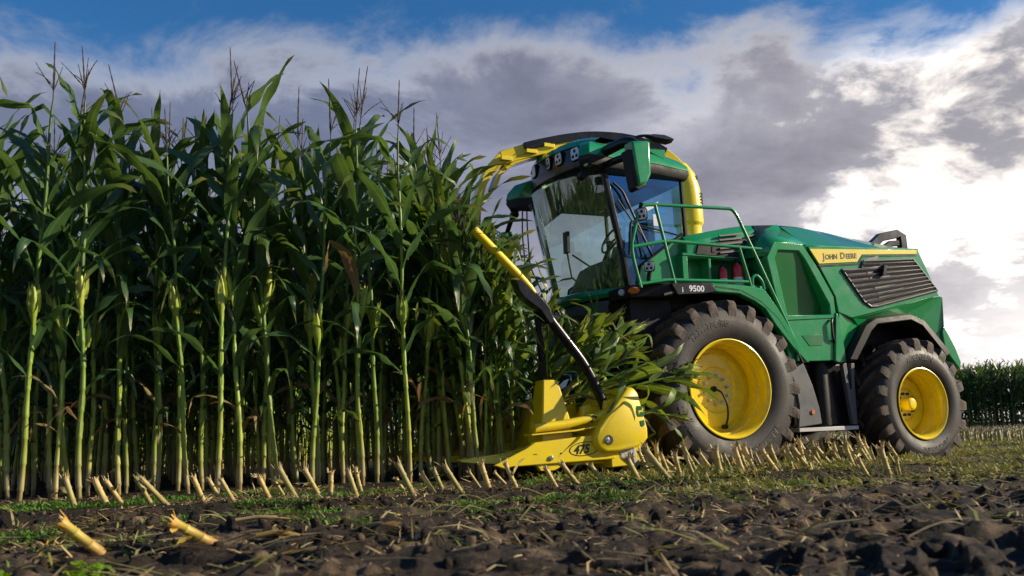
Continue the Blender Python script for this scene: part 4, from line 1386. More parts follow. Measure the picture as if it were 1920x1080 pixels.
# ---- crop spout
mb = MB()
base = [(0.72, 0.0, 3.05), (0.74, 0.0, 3.35)]
rings = []
for z, r, du in ((3.0, .17, 0), (3.3, .17, 0), (3.34, .20, 0), (3.55, .20, 0), (3.85, .195, -.02), (4.05, .175, -.06), (4.2, .12, -.12), (4.24, .05, -.16)):
    rings.append([V(.70 + du + r * math.cos(2 * PI * k / 20), r * 1.1 * math.sin(2 * PI * k / 20), z) for k in range(20)])
loft(mb, rings)
sp = part('spout_turret', mb, M['yellow'], 0.012, angle=50)
mb = MB()
for k in range(4):
    z = 3.62 + k * .045
    a0 = 0.35
    tube(mb, [V(.70 + .203 * math.cos(a), .203 * 1.1 * math.sin(a), z) for a in np.linspace(a0, a0 + .8, 5)], .008, 6, xyz=True)
for k in range(2):
    tube(mb, [V(.66 + .185 * math.cos(a), .185 * 1.1 * math.sin(a), 3.97 + k * .035) for a in np.linspace(.35, 1.1, 5)], .008, 6, xyz=True)
part('turret_louvre', mb, M['decal_black'], parent=sp)
pth = [(.62, -.05, 4.05), (.35, -.10, 4.33), (-.15, -.22, 4.48), (-.7, -.30, 4.48), (-1.1, -.34, 4.41), (-1.62, -.40, 4.27), (-1.98, -.45, 4.14)]
P_ = [tuple(p) for p in fillet(pth, .3, 3)]
mb = MB()
nP = len(P_)
barpath(mb, P_, [.16 - .03 * i / nP for i in range(nP)], [.115 - .02 * i / nP for i in range(nP)])
spt = part('spout', mb, M['yellow'], 0.01)
mb = MB()
barpath(mb, [(p[0], p[1], p[2] + .075 - .02 * i / nP) for i, p in enumerate(P_)][2:-2], .175, .055)
part('spout_liner', mb, M['black_gloss'], 0.008, parent=spt)
mb = MB()
barpath(mb, [(-1.95, -.45, 4.19), (-2.12, -.47, 4.02), (-2.24, -.49, 3.78), (-2.32, -.50, 3.50), (-2.33, -.5, 3.2)], [.13, .13, .12, .12, .11], [.06, .055, .05, .045, .03])
part('spout_flap', mb, M['yellow'], 0.008, parent=spt)
mb = MB()
for q in ((-1.35, -.22, 4.38), (-1.6, -.25, 4.28), (-1.95, -.3, 4.16)):
    box(mb, q[0] - .08, q[0] + .08, q[1] - .03, q[1] + .03, q[2] - .06, q[2] - .005)
barpath(mb, [(-1.35, -.24, 4.34), (-1.7, -.28, 4.23), (-1.98, -.33, 4.09), (-2.14, -.36, 3.90)], .018, .018)
part('flap_linkage', mb, M['yellow'], 0.006, parent=spt)
mb = MB()
barpath(mb, [(-1.90, -.45, 4.06), (-2.02, -.46, 3.92), (-2.10, -.46, 3.72)], [.11, .11, .10], .025)
barpath(mb, [(-1.55, -.40, 4.20), (-1.8, -.42, 4.10), (-1.93, -.44, 4.0)], .12, .02)
part('flap_wear_plate', mb, M['yellow'], 0.006, parent=spt)


# ---- fire extinguishers standing in the bay (lift out: things of their own)
def extinguisher(u, w_, z, s, label):
    x, y = to_world(u, w_)
    e = empty('fire_extinguisher', (x, y, z), TH)
    tag(e, label, 'fire extinguisher', 'fire extinguishers on the harvester')
    mb = MB(); rings = []
    for r, h in ((.06, 0), (.072, .015), (.072, .26), (.06, .30), (.03, .325), (.022, .345)):
        rings.append([(r * s * math.cos(2 * PI * k / 20), r * s * math.sin(2 * PI * k / 20), h * s) for k in range(20)])
    loft(mb, rings); obj('cylinder_body', mb, M['red'], e, .003)
    mb = MB(); rings = []
    for r, h in ((.0735, .05), (.0735, .15)):
        rings.append([(r * s * math.cos(2 * PI * k / 20), r * s * math.sin(2 * PI * k / 20), h * s) for k in range(20)])
    loft(mb, rings, cap=False); obj('paper_band', mb, M['white'], e)
    mb = MB()
    loft(mb, [[(a * .02 * s, b * .02 * s, h * s) for a, b in ((-1, -1), (1, -1), (1, 1), (-1, 1))] for h in (.34, .385)])
    tube(mb, [(0, 0, .38 * s), (.05 * s, 0, .41 * s), (.10 * s, 0, .43 * s)], .010 * s, 6, xyz=True)
    tube(mb, [(0, 0, .36 * s), (.06 * s, 0, .365 * s), (.10 * s, 0, .37 * s)], .010 * s, 6, xyz=True)
    tube(mb, [(-.02 * s, 0, .36 * s), (-.07 * s, 0, .33 * s), (-.085 * s, 0, .2 * s), (-.08 * s, 0, .1 * s)], .011 * s, 6, xyz=True, fil=.04)
    obj('valve_handle', mb, M['black'], e)


extinguisher(0.36, 1.12, 2.236, 0.80, 'smaller red fire extinguisher nearer the cab in the green bay of the harvester')
extinguisher(0.585, 1.12, 2.236, 0.98, 'larger red fire extinguisher further from the cab in the green bay')

# ------------------------------------------------------------------ maize header
head = empty('maize_header', (OX, OY, 0), TH)
tag(head, 'low yellow maize header with pointed dividers mounted on the front of the harvester', 'harvester header')


def hpart(name, mb, mats, bevel=0.0, parent=None, **k):
    return obj(name, mb, mats, parent or head, bevel, **k)


WE = 2.0
# near end plate with its pointed nose
mb = MB()
pl = [(-3.22, 0.205), (-3.10, 0.165), (-3.02, 0.185), (-1.97, 0.215), (-1.85, 0.225), (-1.85, 0.475), (-2.13, 0.468), (-2.76, 0.415), (-2.86, 0.36)]
loft(mb, [[V(u + (.03 if i < 3 else 0), 1.90, z) for i, (u, z) in enumerate(pl)], [V(u, 1.985, z) for u, z in pl], [V(u * .995 - .0125, WE, z * .97 + .01) for u, z in pl]])
ep = hpart('end_plate', mb, M['yellow'], 0.008)
mb = MB()
vs, fs = text_mesh('475', .125, .0015, .004)
mb.add([V(-2.34 + x * .95 + y * .25, WE + .0015 + h, .285 + y + x * .05) for x, y, h in vs], fs)
hpart('number_lettering', mb, M['decal_black'], parent=ep, recalc=False, smooth=False)
mb = MB()   # thin oval outline round the number
tube(mb, [(-2.215 + .165 * math.cos(a) + .03 * math.sin(a), WE + .002, .335 + .068 * math.sin(a)) for a in np.linspace(0, 2 * PI, 33)], .004, 6, cap=False)
hpart('number_outline', mb, M['decal_black'], parent=ep)
mb = MB()
disc(mb, -2.60, .255, .026, WE - .005, WE + .012, 16); disc(mb, -2.60, .255, .013, WE + .012, WE + .022, 6)
hpart('plate_bolt', mb, M['steel'], 0.002, parent=ep)
mb = MB()
box(mb, -2.79, -2.75, WE, WE + .003, .296, .302)
box(mb, -2.49, -2.475, WE, WE + .003, .29, .305)
hpart('plate_slot', mb, M['decal_black'], parent=ep)
mb = MB()
prism_uz(mb, [(-2.74, .19), (-2.42, .20), (-2.50, .15), (-2.55, .13), (-2.70, .13)], 1.90, 1.97)
hpart('skid_shoe', mb, M['yellow'], 0.008)
# lower box at the back of the end
mb = MB()
prism_uz(mb, [(-1.90, .13), (-1.56, .155), (-1.52, .42), (-1.90, .42)], 1.55, 1.99)
bx = hpart('end_box', mb, M['yellow'], 0.012)
mb = MB()
prism_uz(mb, [(-1.80, .345), (-1.615, .355), (-1.595, .20), (-1.61, .165), (-1.70, .165), (-1.77, .22), (-1.80, .29)], 1.99, 2.0)
hpart('cover_plate', mb, M['grey'] if False else M['alu'], 0.003, parent=bx)
# big rounded end cap
mb = MB()
cap = [(-2.00, .285), (-2.075, .315), (-2.12, .38), (-2.12, .45), (-2.08, .53), (-1.74, .92), (-1.69, .955), (-1.62, .95), (-1.575, .90), (-1.475, .52), (-1.475, .42), (-1.53, .36), (-1.62, .325), (-1.84, .29)]
cx, cz_ = -1.78, .55
loft(mb, [[V(u, 1.30, z) for u, z in cap], [V(u, 2.02, z) for u, z in cap], [V(cx + (u - cx) * .965, 2.055, cz_ + (z - cz_) * .965) for u, z in cap], [V(cx + (u - cx) * .90, 2.07, cz_ + (z - cz_) * .90) for u, z in cap]])
ec = hpart('end_cap', mb, M['yellow'], 0.02, angle=45)
mb = MB()   # front bevel plate of the cap
loft(mb, [[V(-2.10, 2.015, .46), V(-1.74, 2.015, .93), V(-1.60, 2.03, .90), V(-1.88, 2.035, .52)], [V(-2.13, 1.55, .50), V(-1.80, 1.45, .95), V(-1.60, 1.5, .9), V(-1.88, 1.6, .5)]])
hpart('cap_bevel', mb, M['yellow'], 0.015, parent=ec)
mb = MB()
disc(mb, -1.965, .415, .052, 2.05, 2.074, 24)
pin = hpart('pin_recess', mb, M['dark'], 0.002, parent=ec)
mb = MB()
disc(mb, -1.985, .415, .030, 2.06, 2.082, 20); disc(mb, -1.985, .415, .013, 2.07, 2.094, 12)
hpart('pivot_pin', mb, M['steel'], 0.003, parent=ec)


def badge(mb0, mb1, u, z, w, s):
    """leaping stag in a shield: outline badge with the animal's silhouette"""
    sh = [(-.09, .11), (.09, .11), (.10, .05), (.10, -.06), (.07, -.11), (-.07, -.11), (-.10, -.06), (-.10, .05)]
    prism_uz(mb0, [(u + a * s, z + b * s) for a, b in sh], w, w + .003)
    deer = [(-.075, -.005), (-.05, .02), (-.02, .018), (.02, .03), (.03, .05), (.02, .075), (.035, .07), (.045, .085), (.05, .06), (.075, .045), (.055, .03), (.045, .0), (.07, -.02), (.05, -.022), (.02, -.015), (-.02, -.02), (-.045, -.05), (-.08, -.06), (-.05, -.035), (-.06, -.015)]
    prism_uz(mb1, [(u + a * s, z + b * s) for a, b in deer], w + .003, w + .006)


mb, mb2 = MB(), MB()
badge(mb, mb2, -1.565, .70, 2.071, .50)
prism_uz(mb, [(-1.58, .60), (-1.53, .61), (-1.525, .56), (-1.55, .54), (-1.57, .55)], 2.071, 2.075)
hpart('maker_badge', mb, M['decal_green'], parent=ec)
hpart('badge_stag', mb2, M['yellow'], parent=ec)
# top rail, ledge, and towers
mb = MB()
tube(mb, [(-2.74, 1.93, .555), (-2.40, 1.93, .585), (-2.05, 1.93, .645), (-1.9, 1.93, .70)], .045, 12, fil=.1)
hpart('top_rail', mb, M['yellow'])
mb = MB()
barpath(mb, [(-2.80, 1.90, .49), (-2.3, 1.90, .52), (-1.95, 1.90, .57)], .10, .008)
hpart('rail_ledge', mb, M['yellow'], 0.003)
mb = MB()
prism_uz(mb, [(-2.12, .60), (-1.80, .62), (-1.80, .82), (-1.86, .84), (-1.90, .78), (-1.99, .76), (-2.02, .80), (-2.10, .77)], 1.72, 1.80)
prism_uz(mb, [(-1.93, .66), (-1.72, .70), (-1.70, .80), (-1.80, .85), (-1.93, .82)], 1.9, 1.96)
hpart('hinge_bracket', mb, M['yellow'], 0.01)
mb = MB()
prism_uz(mb, [(-2.02, .64), (-1.88, .66), (-1.88, .71), (-2.02, .69)], 1.955, 1.965)
for a, b in ((-2.10, .61), (-2.05, .65), (-2.08, .66)):
    disc(mb, a, b, .014, 1.93, 1.98, 8)
hpart('hinge_slots', mb, M['dark'])
mb = MB()
loft(mb, [[V(u, w, z) for u, w in q] for z, q in ((.40, [(-2.62, 1.50), (-2.62, 1.86), (-2.26, 1.86), (-2.26, 1.50)]), (.62, [(-2.60, 1.52), (-2.60, 1.84), (-2.27, 1.84), (-2.27, 1.52)]), (1.05, [(-2.555, 1.60), (-2.555, 1.80), (-2.385, 1.80), (-2.385, 1.60)]))])
hpart('tower', mb, M['yellow'], 0.015)
# rear beam, floor, drums
mb = MB()
box(mb, -1.72, -1.50, -2.7, 1.6, .22, .80)
box(mb, -2.3, -1.5, -2.7, 1.85, .17, .22)
hpart('rear_beam', mb, M['yellow'], 0.02)
for w_ in (1.05, -.15, -1.35):
    mb = MB(); rings = []
    for r, z in ((.52, .22), (.52, .27), (.40, .32), (.34, .60), (.30, .85), (.12, .9)):
        rings.append([V(-2.12 + r * math.cos(2 * PI * k / 32), w_ + r * math.sin(2 * PI * k / 32), z) for k in range(32)])
    loft(mb, rings); hpart('rotor_drum', mb, M['yellow'], 0.008)
    mb = MB()
    for k in range(28):
        a = 2 * PI * k / 28
        c_, s_ = math.cos(a), math.sin(a)
        mb.add([V(-2.12 + .50 * c_ - .03 * s_, w_ + .50 * s_ + .03 * c_, .245), V(-2.12 + .50 * c_ + .03 * s_, w_ + .50 * s_ - .03 * c_, .245), V(-2.12 + .60 * c_ + .03 * s_, w_ + .60 * s_ - .03 * c_, .245)], [(0, 1, 2)])
    hpart('rotor_teeth', mb, M['steel'], solid=.006)
# dividers
for k, w_ in enumerate((1.62, 1.22, .82, .42, .02, -.38, -.9, -1.5, -2.2)):
    mb = MB(); rings = []
    big_ = k % 2 == 0
    L_ = 1.25 if big_ else 1.0
    u0 = -3.42 if big_ else -3.30
    for f, hw_, z0, z1 in ((0, .006, .245, .26), (.12, .035, .225, .285), (.45, .08, .20, .32 if big_ else .27), (1.0, .10 if big_ else .05, .24, .50 if big_ else .36)):
        u = u0 + L_ * f
        rings.append([V(u, w_ - hw_, z0), V(u, w_ + hw_, z0), V(u, w_ + hw_ * .6, z1), V(u, w_ - hw_ * .6, z1)])
    loft(mb, rings)
    hpart('crop_divider', mb, M['yellow'], 0.006)
    mb = MB()
    tube(mb, [(u0 + .3, w_ + .03, .27), (u0 + .6, w_ + .05, .34), (u0 + .95, w_ + .12, .42)], .009, 6, fil=.1)
    hpart('divider_rod', mb, M['yellow'])
# push frame: black arms, yellow tips, cross bar out over the crop
mb = MB()
tube(mb, [(-1.86, 1.88, .66), (-1.90, 1.88, .80), (-2.08, 1.88, 1.18), (-2.62, 1.88, 1.83), (-2.80, 1.88, 2.05)], .052, 12, fil=.25)
tube(mb, [(-2.60, 1.80, 1.85), (-2.55, 1.74, 1.60), (-2.50, 1.70, 1.05)], .042, 10, fil=.1)
prism_uz(mb, [(-2.90, 2.10), (-2.70, 1.98), (-2.52, 1.80), (-2.46, 1.64), (-2.52, 1.62), (-2.62, 1.76), (-2.80, 1.88), (-2.86, 1.96)], 1.80, 1.94)
box(mb, -1.98, -1.80, 1.80, 1.96, .60, .70)
pf = hpart('push_frame', mb, M['black_gloss'], 0.008)
mb = MB()
tube(mb, [(-2.60, 1.92, 1.84), (-2.72, 1.91, 1.99), (-2.88, 1.90, 2.15), (-3.33, 1.90, 2.57)], [.012, .03, .048, .048, .048], 12)
hpart('push_bar_tip', mb, M['yellow'])

# ------------------------------------------------------------------ maize plants
def leaf_geo(rng, L, W, a0, bend, az, base, kink=None, nseg=13, twist=0.0, across=2):
    """ribbon leaf: returns vertices, faces, uv"""
    vs, uv, fs = [], [], []
    p = Vector(base); a = a0; ds = L / nseg; ps = az
    m_ = across + 1
    ph = rng.uniform(0, 6)
    for i in range(nseg + 1):
        t = i / nseg
        wd = W * (0.55 + 0.45 * min(1, t / .25)) * max(0.0, 1 - max(0, (t - .35) / .65) ** 1.6) + 0.001
        d = Vector((math.sin(a) * math.cos(ps), math.sin(a) * math.sin(ps), math.cos(a)))
        side = Vector((-math.sin(ps), math.cos(ps), 0))
        nrm = side.cross(d).normalized()
        tw = twist * t
        s2 = side * math.cos(tw) + nrm * math.sin(tw)
        n2 = nrm * math.cos(tw) - side * math.sin(tw)
        fold = 0.35 * (1 - t) + 0.10
        for k in range(m_):
            x = -1 + 2 * k / across
            rip = 0.16 * W * math.sin(ph + t * 17 + (2.0 if x > 0 else 0)) * abs(x) * (1 if 0.05 < t < .95 else 0)
            q = p + s2 * (x * wd * .5) + n2 * (-(abs(x)) * wd * .5 * -fold + rip)
            vs.append(tuple(q)); uv.append((k / across, t))
        if i < nseg:
            p = p + d * ds
            a += bend * (0.35 + 1.3 * t) / nseg
            if kink and i == int(kink[0] * nseg): a += kink[1]
            a = min(a, 2.95)
            ps += rng.normal(0, .05)
    for i in range(nseg):
        for k in range(across):
            b = i * m_ + k
            fs.append((b, b + 1, b + m_ + 1, b + m_))
    return vs, fs, uv


def maize_meshes(seed, H, n_leaf=14, nseg=13, lo=False, ears=1, info=None, low=False):
    rng = np.random.default_rng(seed)
    stalk, fol, ear, tas = MB(), MB(), MB(), MB()
    # stalk: gently bowed, with nodes and sheaths
    bx, by = rng.normal(0, .05, 2)
    def axis(z):
        t = z / H
        return Vector((bx * t * t + .01 * math.sin(z * 5 + seed), by * t * t + .01 * math.cos(z * 4 + seed), z))
    zs = [0.0]; nodes = []
    z = .10
    while z < H * .93:
        nodes.append(z); z += rng.uniform(.17, .23) if z < 2.4 else rng.uniform(.14, .2)
    ring_z = [(-.05, .022)]
    for zn in nodes:
        rr = .0205 * (1 - .72 * (zn / H) ** 1.2) + .002
        if lo: ring_z += [(zn, rr)]
        else: ring_z += [(zn - .02, rr * .93), (zn - .004, rr * 1.22), (zn + .012, rr * 1.14), (zn + .10, rr * 1.06)]
    ring_z.append((H * .95, .007))
    P = [axis(a) for a, _ in ring_z]
    tube(stalk, P, [r for _, r in ring_z], 5 if lo else 9, xyz=True)
    az0 = rng.uniform(0, 2 * PI)
    use = [q for q in nodes if (.95 < q < H * .85) or (.45 < q < .95 and rng.random() < .35) or lo or (low and q > .35)]
    ks = np.linspace(0, len(use) - 1, min(n_leaf, len(use))).astype(int)
    for i, k in enumerate(ks):
        zn = use[k]; t = zn / H
        side = (i % 2) * PI
        az = az0 + side + rng.normal(0, .35)
        L = float(np.interp(t, [.1, .3, .55, .72, .85], [.45 if not lo else .8, .85, 1.20, 1.12, .85])) * rng.uniform(.85, 1.15)
        W = float(np.interp(t, [.1, .3, .6, .8, .9], [.05, .085, .14, .13, .09])) * rng.uniform(.85, 1.15)
        a0 = float(np.interp(t, [.1, .4, .7, .9], [.75, .50, .36, .26])) * rng.uniform(.7, 1.3)
        bend = float(np.interp(t, [.1, .35, .7, .9], [2.4, 2.3, 1.5, 1.0])) * rng.uniform(.6, 1.25)
        kink = (rng.uniform(.35, .75), rng.uniform(.7, 1.5)) if rng.random() < .38 else None
        mi = 1 if (t < .22 and not lo and rng.random() < .55) or rng.random() < .006 else 0
        b = axis(zn + .11)
        v, f, uv = leaf_geo(rng, L, W, a0, bend, az, b, kink, nseg if not lo else 6, rng.normal(0, .7), 2 if not lo else 1)
        fol.add(v, f, mi, uv)
        if not lo:   # sheath wrapping the stalk below the leaf
            r0 = .0205 * (1 - .72 * t ** 1.2) + .004
            tube(stalk, [axis(zn + .0), axis(zn + .06), axis(zn + .125)], [r0 * .95, r0 * 1.12, r0 * 1.05], 8, xyz=True, cap=False)
    # ears in their husks
    for e in range(ears):
        zb = (1.55 if e == 0 else 1.28) + rng.normal(0, .16)
        az = az0 + PI * e + rng.normal(0, .3) + PI / 2
        if info is not None and e == 0: info.append(az)
        a = rng.uniform(.12, .30)
        d = Vector((math.sin(a) * math.cos(az), math.sin(a) * math.sin(az), math.cos(a)))
        b = axis(zb) + Vector((math.cos(az), math.sin(az), 0)) * .025
        Le = rng.uniform(.28, .42) * (1 if e == 0 else .8)
        pr = [(-.10, .010), (-.02, .020), (.05, .040), (.13, .048), (.22, .045), (.30, .033), (.36, .017), (.40, .006)]
        tube(ear, [b + d * (q * Le / .40) for q, r in pr], [r * (.78 if e == 0 else .62) for q, r in pr], 10, xyz=True)
        for k in range(3):      # loose husk blades
            v, f, uv = leaf_geo(rng, Le * rng.uniform(.75, .95), .05, a + rng.normal(0, .05), rng.uniform(-.1, .15), az + rng.normal(0, .15), b + d * (Le * .22) + Vector((math.cos(az + k * 2.1), math.sin(az + k * 2.1), 0)) * .036, None, 6, 0, 2)
            ear.add(v, f, 0, uv)
        for k in range(5):      # brown silk
            q = b + d * Le
            tube(ear, [q, q + d * .03 + Vector(rng.normal(0, .008, 3)), q + d * .05 + Vector(rng.normal(0, .025, 3)) + Vector((0, 0, -.01))], .0025, 4, mi=1, xyz=True)
    # tassel
    top = axis(H * .95)
    nb = rng.integers(4, 10)
    def spike(p0, d, L_, droop, r):
        pts = []; rs = []; q = Vector(p0); d = Vector(d)
        n = 12 if not lo else 4
        for k in range(n + 1):
            pts.append(q.copy()); rs.append(r * ((1.0 + .55 * (k % 2)) if k > 2 else .6) * (1 - .6 * k / n))
            q = q + d * (L_ / n); d = (d + Vector((0, 0, -droop / n))).normalized()
        tube(tas, pts, rs, 5 if not lo else 3, xyz=True)
    ld = Vector((rng.normal(-.05, .10), rng.normal(0, .10), 1)).normalized()
    spike(top, ld, rng.uniform(.48, .70), rng.uniform(0, .5), .0085)
    for k in range(nb):
        a = rng.uniform(0, 2 * PI); o = rng.uniform(.25, .75)
        d = Vector((math.sin(o) * math.cos(a), math.sin(o) * math.sin(a), math.cos(o)))
        spike(top + ld * (.06 + .02 * k), d, rng.uniform(.18, .32), rng.uniform(-.2, .9), .0050)
    return stalk, fol, ear, tas


VAR = []
EARAZ = []
INNER = []
CUT = []
for i in range(4):
    st, fo, ea, ta = maize_meshes(950 + i, 1.55, 8, ears=1, low=True)
    CUT.append((st.mesh('stalk', [M['stalk']]), fo.mesh('foliage', [M['leaf'] if i == 1 else M['leaf_lit'], M['leaf_dry']], recalc=False, angle=0), ea.mesh('ear', [M['ear'], M['tassel']], recalc=False), ta.mesh('tassel', [M['tassel']])))
for i in range(8):
    st, fo, ea, ta = maize_meshes(900 + i, 3.5, 19, ears=1, low=True)
    INNER.append((st.mesh('stalk', [M['stalk']]), fo.mesh('foliage', [M['leaf'], M['leaf_dry']], recalc=False, angle=0), ea.mesh('ear', [M['ear'], M['tassel']], recalc=False), ta.mesh('tassel', [M['tassel']])))
for i in range(14):
    H = [3.55, 3.5, 3.6, 3.45, 3.55, 3.65, 3.4, 3.5, 3.6, 3.5, 3.45, 3.55, 3.6, 3.5][i]
    st, fo, ea, ta = maize_meshes(100 + i, H + .12, 15, ears=2 if i % 3 == 0 else 1, info=EARAZ)
    VAR.append((st.mesh('stalk', [M['stalk']]), fo.mesh('foliage', [M['leaf'], M['leaf_dry']], recalc=False, angle=0),
                ea.mesh('ear', [M['ear'], M['tassel']], recalc=False), ta.mesh('tassel', [M['tassel']])))
PALE = []
for i in range(4):
    st, fo, ea, ta = maize_meshes(300 + i, 2.3, 13, ears=1, low=True)
    PALE.append((st.mesh('stalk', [M['stalk']]), fo.mesh('foliage', [M['leaf_lit'] if i == 0 else M['leaf'], M['leaf_dry']], recalc=False, angle=0),
                 ea.mesh('ear', [M['ear'], M['tassel']], recalc=False), ta.mesh('tassel', [M['tassel']])))


def first_plant(v):
    e = bpy.data.objects.new('maize_plant', None); e.empty_display_size = .1
    ch = [bpy.data.objects.new(n, me) for n, me in zip(('stalk', 'foliage', 'ear', 'tassel'), v)]
    return e, ch


PROTO = [first_plant(v) for v in VAR] + [first_plant(v) for v in PALE] + [first_plant(v) for v in INNER] + [first_plant(v) for v in CUT]


def put_plant(k, loc, rz, sc, tilt=(0, 0), label=None, group=None, name=None, mat=None):
    e0, ch0 = PROTO[k]
    e = e0.copy(); COL.objects.link(e)
    if name: e.name = name
    if mat is not None:
        e.matrix_world = mat
    else:
        R = Euler((tilt[0], tilt[1], 0)).to_matrix() @ Euler((0, 0, rz)).to_matrix()
        e.matrix_world = Matrix.Translation(loc) @ R.to_4x4() @ Matrix.Scale(sc, 4)
    for c0 in ch0:
        c = c0.copy(); COL.objects.link(c); c.parent = e
    tag(e, label, 'maize plant', group)
    return e


ORD = ['first', 'second', 'third', 'fourth', 'fifth', 'sixth', 'seventh', 'eighth', 'ninth', 'tenth', 'eleventh', 'twelfth', 'thirteenth', 'fourteenth', 'fifteenth', 'sixteenth',
       'seventeenth', 'eighteenth', 'nineteenth', 'twentieth', 'twenty-first', 'twenty-second', 'twenty-third', 'twenty-fourth', 'twenty-fifth', 'twenty-sixth', 'twenty-seventh', 'twenty-eighth', 'twenty-ninth', 'thirtieth']
CROP = 'standing maize crop'
rr = random.Random(11)


def px_of(x, y, z):
    d = Vector((x, y, z - CAM_H))
    zz = d.dot(_fw)
    return 960 + F_PX * d.dot(_R) / zz, 540 - F_PX * d.dot(_U) / zz


front = [(-7.62, 1.5), (-7.31, 1.36), (-7.03, 1.42), (-6.85, 1.46), (-6.54, 1.12), (-6.2, 1.0), (-5.98, 1.5), (-5.74, 1.70), (-5.53, 1.55), (-5.18, 1.4), (-4.92, 1.72), (-4.74, 1.2), (-4.50, 1.15), (-4.46, 1.76), (-4.22, 1.45), (-4.03, 1.90), (-3.72, 1.25), (-3.50, .95)]
n_ind = 0
lookw = ['slightly bowed', 'straight', 'thin', 'stout', 'leaning']
for i, (u, w_) in enumerate(front):
    x, y = to_world(u, w_)
    k = i % 14
    lab = 'tall green maize plant in the front row, %s stalk from the left' % ORD[i]
    put_plant(k, (x, y, gz(x, y) - .01), -PI / 2 - EARAZ[k] + rr.gauss(0, .6), rr.uniform(.93, 1.08), (rr.gauss(0, .04), rr.gauss(-.02, .045)), lab, CROP)
    n_ind += 1
REST = []
for r_ in range(1, 34):
    w_ = 1.6 - .75 * r_
    u = -19.0
    while u < -2.95 - .00 * r_:
        uu, ww = u + rr.gauss(0, .03), w_ + rr.gauss(0, .05)
        x, y = to_world(uu, ww)
        p = px_of(x, y, 1.5)
        if y > 3 and -160 < p[0] < 1120:
            REST.append((math.hypot(x, y), x, y, r_, uu))
        u += rr.uniform(.19, .29)
REST.sort()
deep = []
for d, x, y, r_, uu in REST:
    edge = uu > -3.5
    if r_ <= 6 and n_ind < 240:
        lab = 'tall green maize plant standing in the dense crop behind the front row'
        sc = rr.uniform(.86, 1.02) - .025 * min(r_, 4)
        if edge: sc *= .93
        put_plant(18 + rr.randrange(8), (x, y, gz(x, y) - .01), rr.uniform(0, 6.28), sc, (rr.gauss(0, .035), rr.gauss(-.025, .035)), lab, CROP)
        n_ind += 1
    else:
        deep.append((x, y))
for r_ in range(10):
    u = -2.4
    while u < 3.2:
        x, y = to_world(u + rr.gauss(0, .04), -9.0 - .75 * r_ + rr.gauss(0, .05)); deep.insert(0, (x, y)); u += rr.uniform(.18, .27)
print('maize individuals', n_ind, 'deep', len(deep))


def stack(name, variants, places, mats, rng):
    """many copies of low-detail plants as one numpy-built mesh"""
    vv, ff, mm, uu = [], [], [], []
    off = 0
    packs = []
    for mbs in variants:
        v = []; f = []; m = []; uv = []
        for mb, mo in mbs:
            o = len(v); v += mb.v; f += [tuple(i + o for i in q) for q in mb.f]; m += [a + mo for a in mb.m]; uv += mb.uv
        packs.append((np.array(v), f, m, uv))
    for (x, y, z, s) in places:
        v, f, m, uv = packs[rng.integers(len(packs))]
        a = rng.uniform(0, 2 * PI); c_, s_ = math.cos(a) * s, math.sin(a) * s
        q = np.stack([x + v[:, 0] * c_ - v[:, 1] * s_, y + v[:, 0] * s_ + v[:, 1] * c_, z + v[:, 2] * s], 1)
        vv.append(q); ff += [tuple(i + off for i in p) for p in f]; mm += m; uu += uv; off += len(v)
    me = bpy.data.meshes.new(name)
    me.from_pydata(np.concatenate(vv).tolist(), [], ff)
    for mt in mats: me.materials.append(mt)
    me.polygons.foreach_set('material_index', mm)
    ul = me.uv_layers.new(name='UVMap')
    li = np.zeros(len(me.loops), dtype=np.int32); me.loops.foreach_get('vertex_index', li)
    ul.data.foreach_set('uv', np.array(uu, dtype=np.float32)[li].ravel())
    me.polygons.foreach_set('use_smooth', [True] * len(me.polygons))
    me.update()
    o = bpy.data.objects.new(name, me); COL.objects.link(o)
    return o


LOW = []
for i in range(5):
    st, fo, ea, ta = maize_meshes(500 + i, 3.4, 16, lo=True, ears=0)
    LOW.append([(st, 0), (fo, 1), (ta, 3)])
rg = np.random.default_rng(3)
o = stack('maize_field', LOW, [(x, y, -.02, rg.uniform(.80, .93)) for x, y in deep[:1900]], [M['stalk'], M['leaf'], M['leaf_dry'], M['tassel']], rg)
tag(o, 'deeper rows of the standing maize behind the nearer plants', 'maize field', kind='stuff')
# maize field on the far side, at the right
pl_ = []
for row in range(9):
    x = 12.0
    while x < 74:
        pl_.append((x + rg.normal(0, .1), 49.2 + row * .8 + rg.normal(0, .12) + (x - 25) * -.02, -.05, rg.uniform(.90, 1.07))); x += .26
o = stack('far_maize_field', LOW, pl_, [M['stalk'], M['leaf'], M['leaf_dry'], M['tassel']], rg)
tag(o, 'distant band of maize on the horizon at the right', 'maize field', kind='stuff')


# bent plants being drawn into the header, and cut plants lying over it
def put_dir(k, uwz, d, sc, roll, label, name='maize_plant', group=None):
    x, y = to_world(uwz[0], uwz[1])
    dl = Vector((d[0] * CB + d[1] * SB, d[0] * SB - d[1] * CB, d[2])).normalized()
    q = dl.to_track_quat('Z', 'Y').to_matrix().to_4x4()
    mat = Matrix.Translation((x, y, uwz[2])) @ q @ Matrix.Rotation(roll, 4, 'Z') @ Matrix.Scale(sc, 4)
    return put_plant(k, None, 0, sc, label=label, group=group, name=name, mat=mat)


